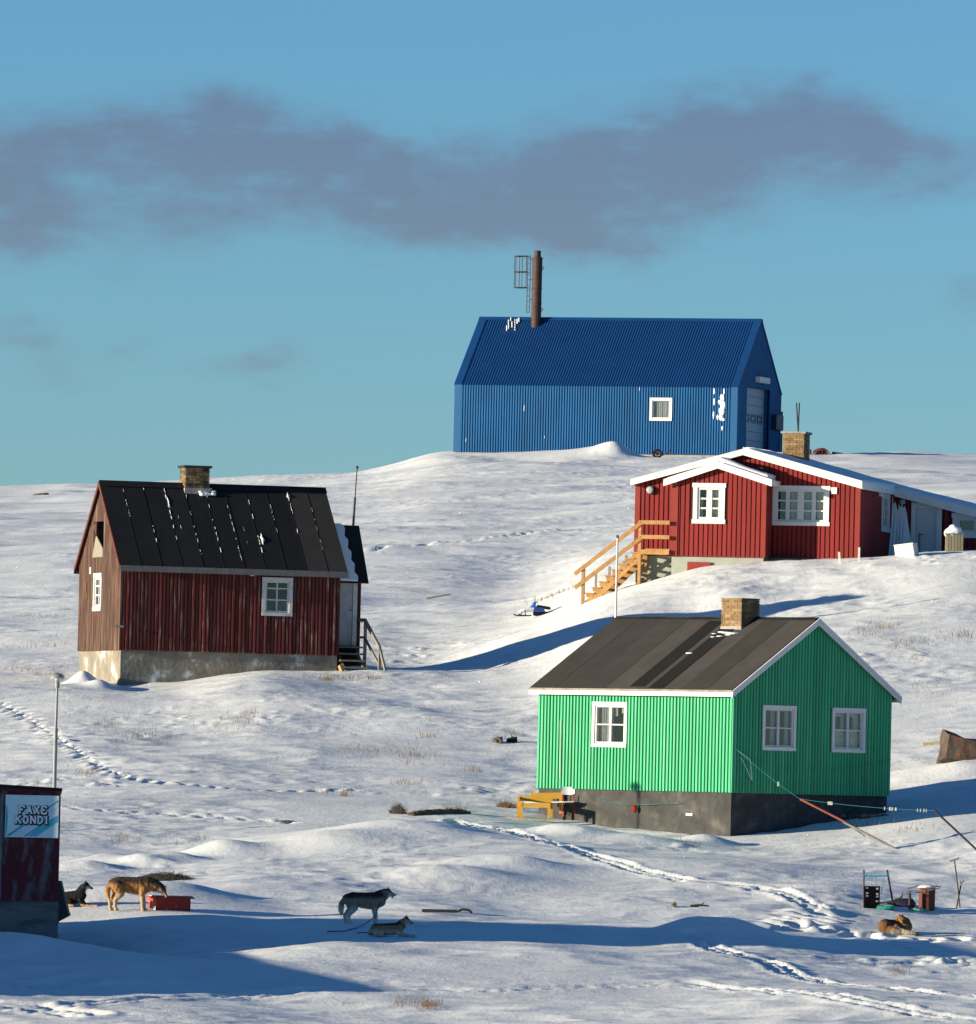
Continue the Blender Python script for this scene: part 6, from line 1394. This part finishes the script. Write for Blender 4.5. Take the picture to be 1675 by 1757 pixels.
def standing(headchain, tail, front=None, back_arch=0, stance=0):
    H_ = .60
    body = [([(-.40,0,.545),(-.28,0,.56),(-.05,0,.545),(.16,0,.535),(.27,0,.53)], [.12,.14,.15,.175,.155], .80), ([(.18,0,.47),(.05,0,.46),(-.18,0,.48)], [.145,.130,.105], .78)]
    legs = []
    for s, dx in ((-1, 0), (1, .05+stance)):
        legs.append(([(.20,s*.075,.46),(.165+dx*.3,s*.085,.34),(.185+dx*.6,s*.085,.18),(.19+dx*.6,s*.085,.05)], [.085,.058,.040,.036], .9)); legs.append(([(.19+dx*.6,s*.085,.03),(.235+dx*.6,s*.085,.022)], [.040,.032], 1))
    for s, dx in ((-1, .02), (1, -.05-stance)):
        legs.append(([(-.34,s*.075,.50),(-.27+dx*.5,s*.09,.36),(-.40+dx,s*.09,.20),(-.385+dx,s*.09,.05)], [.125,.085,.042,.036], .9)); legs.append(([(-.38+dx,s*.09,.03),(-.33+dx,s*.09,.022)], [.034,.026], 1))
    return body+legs+[headchain, tail]
def place(px, py, dmin=202, dz=-.005): p = gpos(px, py, dmin=dmin); p.z += dz; return p
# grey-brown dog standing, panting, tail down
P1 = place(628, 1587); 
dog('dog', P1, math.radians(4), standing(([(.24,0,.58),(.34,0,.64),(.42,0,.685)], [.155,.135,.108], .9), ([(-.46,0,.56),(-.53,0,.44),(-.54,0,.32),(-.52,0,.22)], [.05,.062,.062,.035], .8)),
    coatfn(SABLE, GREYT, PALE, .12, .68, face=(.24,.19,.15)), 'grey-brown sled dog standing in profile with open mouth, on the snow in shade', ((.455,0,.715),(1,0,-.22)), 1.02, tongue=True, collar=((.335,0,.62),(.8,0,.5),.125))
# dark-backed dog lying beside it
P2 = place(668, 1607)
lyc = [([(-.32,0,.16),(-.12,0,.165),(.10,0,.18),(.22,0,.20)], [.135,.14,.145,.13], .95), ([(.22,0,.22),(.30,0,.32),(.36,0,.36)], [.12,.10,.085], .9),
  ([(.20,-.09,.12),(.26,-.10,.06),(.50,-.10,.035),(.62,-.10,.03)], [.06,.045,.032,.034], 1), ([(.20,.09,.12),(.26,.10,.06),(.46,.10,.035),(.56,.10,.03)], [.06,.045,.032,.034], 1),
  ([(-.30,-.10,.14),(-.14,-.16,.10),(-.30,-.18,.045),(-.12,-.19,.03)], [.11,.07,.038,.034], 1), ([(-.30,.10,.14),(-.14,.16,.10),(-.30,.18,.045)], [.11,.07,.038], 1),
  ([(-.42,0,.12),(-.50,.06,.07),(-.44,.16,.045)], [.06,.05,.04], 1)]
dog('dog', P2, math.radians(-14), lyc, coatfn((.014,.012,.011), (.28,.17,.10), (.45,.36,.27), .02, .34, face=(.26,.18,.12)), 'black-backed tan sled dog lying in shade at the feet of the standing grey dog', ((.395,0,.40),(1,0,-.30)), .92, collar=((.305,0,.30),(.6,0,.6),.105))
# tan dog with its head down on the kennel roof
P3 = place(228, 1564)
dog('dog', P3, math.radians(6), standing(([(.26,0,.56),(.38,0,.55),(.50,0,.50),(.56,0,.47)], [.155,.135,.115,.10], .9), ([(-.46,0,.56),(-.52,0,.44),(-.52,0,.30),(-.48,0,.22)], [.05,.058,.05,.03], .8), stance=.02),
    coatfn((.045,.028,.02), TAN, CREAM, .10, .66, face=(.30,.18,.09)), 'tan and black sled dog standing with its head lowered onto the red kennel', ((.60,0,.445),(.75,-.35,-.85)), 1.08, collar=((.46,0,.52),(.9,0,-.4),.125))
# black dog lying by the shed
P4 = place(126, 1556)
lyb = [([(-.30,0,.17),(-.12,0,.19),(.06,0,.22),(.16,0,.26)], [.15,.16,.155,.135], .95), ([(.14,0,.30),(.20,0,.42),(.24,0,.46)], [.12,.098,.085], .9),
  ([(.16,-.09,.14),(.22,-.10,.06),(.42,-.10,.035),(.56,-.10,.03)], [.065,.048,.034,.034], 1), ([(.16,.09,.14),(.24,.10,.06),(.40,.10,.035)], [.065,.048,.034], 1),
  ([(-.26,-.10,.14),(-.06,-.16,.11),(-.22,-.18,.045),(.02,-.19,.03)], [.12,.075,.038,.034], 1), ([(-.26,.10,.14),(-.10,.16,.10)], [.12,.07], 1)]
def black_coat(co, no, fz, hp_, hd, up):
    c = np.tile(np.array((.010,.010,.011)), (len(co), 1)); t = ss(.075, .045, co[:, 2])*ss(-.35, -.1, co[:, 0]); c = mixc(c, np.tile(np.array((.40,.24,.14)), (len(co), 1)), t)
    hv = co-np.array(hp_); m_ = ss(.01, -.03, hv@np.array(up))*ss(.0, .05, hv@np.array(hd)); return mixc(c, np.tile(np.array((.32,.31,.30)), (len(co), 1)), m_*ss(.25,.1,np.linalg.norm(hv, axis=1)))
dog('dog', P4, math.radians(-6), lyb, black_coat, 'black sled dog with pale muzzle lying beside the shed corner', ((.27,0,.495),(1,0,-.25)), .98, collar=False)
# curled dog in the right foreground, looking back
P5 = place(1537, 1603)
cur = []
ring = [(.26*math.cos(a), .24*math.sin(a), .17) for a in [math.radians(t) for t in (200, 150, 100, 50, 10)]]
cur.append((ring, [.16,.17,.155,.14,.12], 1)); cur.append(([(.24,.03,.2),(.22,-.02,.28),(.14,-.05,.33)], [.12,.10,.085], 1)); cur.append(([(-.24,-.08,.13),(-.05,-.22,.08),(.20,-.24,.05)], [.13,.09,.04], 1))
cur.append(([(.2,-.0,.12),(.25,-.18,.06),(.38,-.22,.035),(.50,-.2,.03)], [.09,.055,.036,.036], 1)); cur.append(([(.05,-.18,.09),(.25,-.26,.05),(.42,-.28,.04)], [.08,.06,.04], 1)); cur.append(([(0,.02,.12),(0,-.12,.13)], [.14,.11], 1))
def curl_coat(co, no, fz, hp_, hd, up):
    n_ = len(co); t = ss(.05, .26, co[:, 2]+fz*.05); c = mixc(np.tile(np.array((.33,.27,.19)), (n_, 1)), np.tile(np.array((.13,.062,.026)), (n_, 1)), np.clip(t+ss(.0,-.2,co[:, 0]), 0, 1))
    c = mixc(c, np.tile(np.array((.035,.022,.015)), (n_, 1)), ss(.26, .33, co[:, 2]+fz*.05)*ss(.1, -.1, co[:, 0])); hv = co-np.array(hp_); c = mixc(c, np.tile(np.array((.22,.105,.042)), (n_, 1)), ss(.15, .09, np.linalg.norm(hv, axis=1))); return np.clip(c*(1+.3*fz)[:, None], .004, 1)
dog('dog', P5, math.radians(0), cur, curl_coat, 'orange-brown sled dog curled up on the snow at the lower right', ((.10,-.05,.37),(.35,-.75,-.5)), 1.0, collar=False)
# chains
def chain_line(px_pts, label):
    P = [gpos(x_, y_, dmin=202)+Vector((0,0,.012)) for x_, y_ in px_pts]; c = P[0]; o = MB().tube([v-c for v in P], .011, 6).build('dog_chain', G['dark_metal']); o.location = c; tag(o, label, 'chain'); return o
c1 = P1+Vector((.30,.0,.56)); g1 = gpos(561, 1600, dmin=202)+Vector((0,0,.015)); g2 = gpos(612, 1594, dmin=202)+Vector((0,0,.015))
cpts = [g1, gpos(590, 1599, dmin=202)+Vector((0,0,.012)), g2, gpos(628, 1588, dmin=202)+Vector((0,0,.03)), P1+Vector((.20,-.14,.20)), P1+Vector((.30,-.12,.50))]; o = MB().tube([v-g1 for v in cpts], .011, 6).build('dog_chain', G['dark_metal']); o.location = g1; tag(o, 'dark chain running from the standing grey dog left over the snow', 'chain')
chain_line([(612,1603),(630,1601),(650,1602),(662,1606)], 'short dark chain on the snow left of the lying black-backed dog')
chain_line([(1570,1607),(1600,1608),(1640,1606),(1690,1607)], 'dark chain running right from the curled dog to the frame edge')
# ================================================================= RED KENNEL
p = gpos(251, 1563, dmin=208); k = empty('kennel', Vector((at(268,1563,p.y+.1).x, p.y+.1, p.z)), math.radians(-30)); 
p = k.location; KX = Vector((math.cos(-math.radians(30)), -math.sin(math.radians(30)), 0))
kr = mat('flaking_red_kennel_boards', (.32,.035,.025), .75, .2, 5, col2=(.26,.22,.21), c2scale=7, c2thr=(.60,.70)); L_k, W_k, H_k = .80, .50, .27
# local: x along the long side (right), y to the back; end wall with the door hole at x = 0
kk = empty('kennel', p, math.radians(22)); bpy.data.objects.remove(k); k = kk
MB().box(.0, L_k, 0, .02, -.1, H_k).build('side_board', kr, k); MB().box(0, L_k, W_k-.02, W_k, -.1, H_k).build('side_board', kr, k); MB().box(L_k-.02, L_k, .021, W_k-.021, -.1, H_k).build('end_board', kr, k)
q = MB(lambda v: Vector((v.y, v.x, v.z))); n_ = 18; cy_, cz_, ry_ = .30, .11, .11
for i in range(n_):
    y0_, y1_ = .021+(W_k-.042)*i/n_, .021+(W_k-.042)*(i+1)/n_; ym_ = (y0_+y1_)/2; dd = 1-((ym_-cy_)/ry_)**2
    if dd > 0: h_ = cz_+.10*math.sqrt(dd); q.box(y0_, y1_, 0, .02, h_, H_k)
    else: q.box(y0_, y1_, 0, .02, -.1, H_k)
q.build('front_wall', kr, k)
MB().box(.03, .05, .03, W_k-.03, -.05, H_k-.02).build('shade_panel', mat('kennel_shade_black', (.01,.008,.008), 1, 0), k)  # black panel close behind the door hole, painted as the shade inside
q = MB(); q.hexa([(-.05,-.06,H_k),(L_k+.08,-.06,H_k),(L_k+.08,W_k+.05,H_k),(-.05,W_k+.05,H_k)],[(-.05,-.06,H_k+.03),(L_k+.08,-.06,H_k+.03),(L_k+.08,W_k+.05,H_k+.055),(-.05,W_k+.05,H_k+.055)]); q.build('lid', kr, k)
q = MB(); q.box(-.02, L_k+.05, 0, W_k, H_k+.04, H_k+.062); q.build('lid_felt', mat('pale_blue_lid', (.35,.42,.45), .8, .2, 4), k)
q = MB(lambda v: Vector((v.y, v.x, v.z))); q.box(.04, .15, -.006, -.001, .0, .09); q.build('number_plate', G['trim'], k); q = MB(lambda v: Vector((v.y, v.x, v.z))); q.box(.08, .11, -.009, -.0065, .03, .06); q.build('plate_mark', NOSE, k)
tag(k, 'low red wooden dog kennel with flaking paint and flat lid', 'kennel')
# ================================================================= DRY GRASS poking through the snow (uncountable)
q = MB(); rr = random.Random(9)
spots = [(1520,1078,40,8,120),(1490,1090,30,5,60),(1650,1092,22,7,110),(1545,1108,25,8,60),(1590,1100,40,8,60),(1570,1130,10,5,30),(735,1727,22,6,170),(690,1722,20,5,60),(1540,1668,16,4,45),(250,1265,60,25,120),(150,1330,22,10,80),(180,1245,40,14,50),
  (400,1240,60,16,90),(430,1228,20,8,40),(640,1290,60,10,90),(720,1300,40,12,90),(700,1290,30,10,60),(560,1360,60,8,60),(590,1366,10,4,50),(740,1265,20,4,60),(880,1262,20,4,50),(815,1325,20,5,50),(700,1345,40,6,60),(780,1390,30,4,80),
  (960,1018,60,8,120),(930,1030,30,6,50),(560,1168,12,3,90),(600,1166,40,4,120),(640,1166,14,3,50),(60,1110,60,8,70),(40,1150,60,8,90),(100,1160,40,8,50),(320,1440,60,14,50),(210,1440,20,6,40),(880,1385,20,4,60),(1180,1452,25,5,25),
  (1560,1425,40,8,40),(1480,1415,40,6,40),(1450,1200,80,30,50),(1600,1180,60,30,60),(860,870,80,12,60),(700,840,80,10,40),(1590,815,70,10,50),(260,1090,60,12,40),(80,1060,60,10,80)]
for (px, py, rx, ry, n_) in spots:
    c = gpos(px, py, dmin=188); s = c.y/F; slope_ = 8
    for i in range(int(n_*.75)):
        x = c.x+rr.gauss(0, rx*.5)*s; y = c.y+rr.gauss(0, ry*.5)*s*slope_
        z = base_h(np.array([x]), np.array([y]))[0] if False else None
        q.v.append((x, y, i)); 
pts = np.array(q.v); zz = ground_full(pts[:, 0], pts[:, 1]); vs = []; fs = []
for (x, y, _), z in zip(pts, zz):
    h_ = rr.uniform(.05, .20); dx_, dy_ = rr.gauss(0, .05), rr.gauss(0, .04); b_ = len(vs); w_ = rr.uniform(.004, .010)
    vs += [(x-w_, y, z-.02), (x+w_, y, z-.02), (x+dx_, y+dy_, z+h_)]; fs.append((b_, b_+1, b_+2))
me = bpy.data.meshes.new('dry_grass'); me.from_pydata(vs, [], fs); me.materials.append(mat('dry_straw', (.19,.13,.08), .9, .3, 6, island=.5)); o = bpy.data.objects.new('dry_grass', me); C.objects.link(o); tag(o, 'sparse dry straw blades poking through the snow', 'dry grass', kind='stuff')
# added small white ice chips, faced to the sun to imitate snow glints
q = MB(); rr = random.Random(21); Hn = SD.normalized()
P_ = []
for i in range(420):
    px, py = rr.uniform(0, 1675), rr.choice([rr.uniform(830, 1750), rr.uniform(1150, 1750), rr.uniform(850, 1100)])
    r = ray(px, py); ds = np.arange(188, 520, 1.0); z = base_h(r.x*ds, ds)-r.z*ds; i_ = np.argmax(z >= 0)
    if z[i_] < 0: continue
    P_.append((r.x*ds[i_], ds[i_]))
P_ = np.array(P_); Z_ = ground_full(P_[:, 0], P_[:, 1]); vs = []; fs = []
for (x, y), z in zip(P_, Z_):
    n_ = (Hn+Vector((rr.gauss(0,.25), rr.gauss(0,.25), rr.gauss(0,.2)))).normalized(); a = n_.cross(Vector((0,0,1))).normalized(); b_ = n_.cross(a); s = rr.choice([.006,.008,.010,.014])*y/230; c = Vector((x, y, z+s*.6)); k = len(vs)
    vs += [tuple(c+a*s), tuple(c+b_*s), tuple(c-a*s), tuple(c-b_*s), tuple(c-n_*s*.8)]; fs += [(k,k+1,k+2,k+3),(k+1,k,k+4),(k+2,k+1,k+4),(k+3,k+2,k+4),(k,k+3,k+4)]
me = bpy.data.meshes.new('sparkle_chips'); me.from_pydata(vs, [], fs); me.materials.append(mat('sparkle', (.85,.87,.9), .3, 0)); o = bpy.data.objects.new('sparkle_chips', me); C.objects.link(o); tag(o, 'tiny bright ice chips turned sunward to imitate glints on the snow', 'sparkle', kind='stuff')
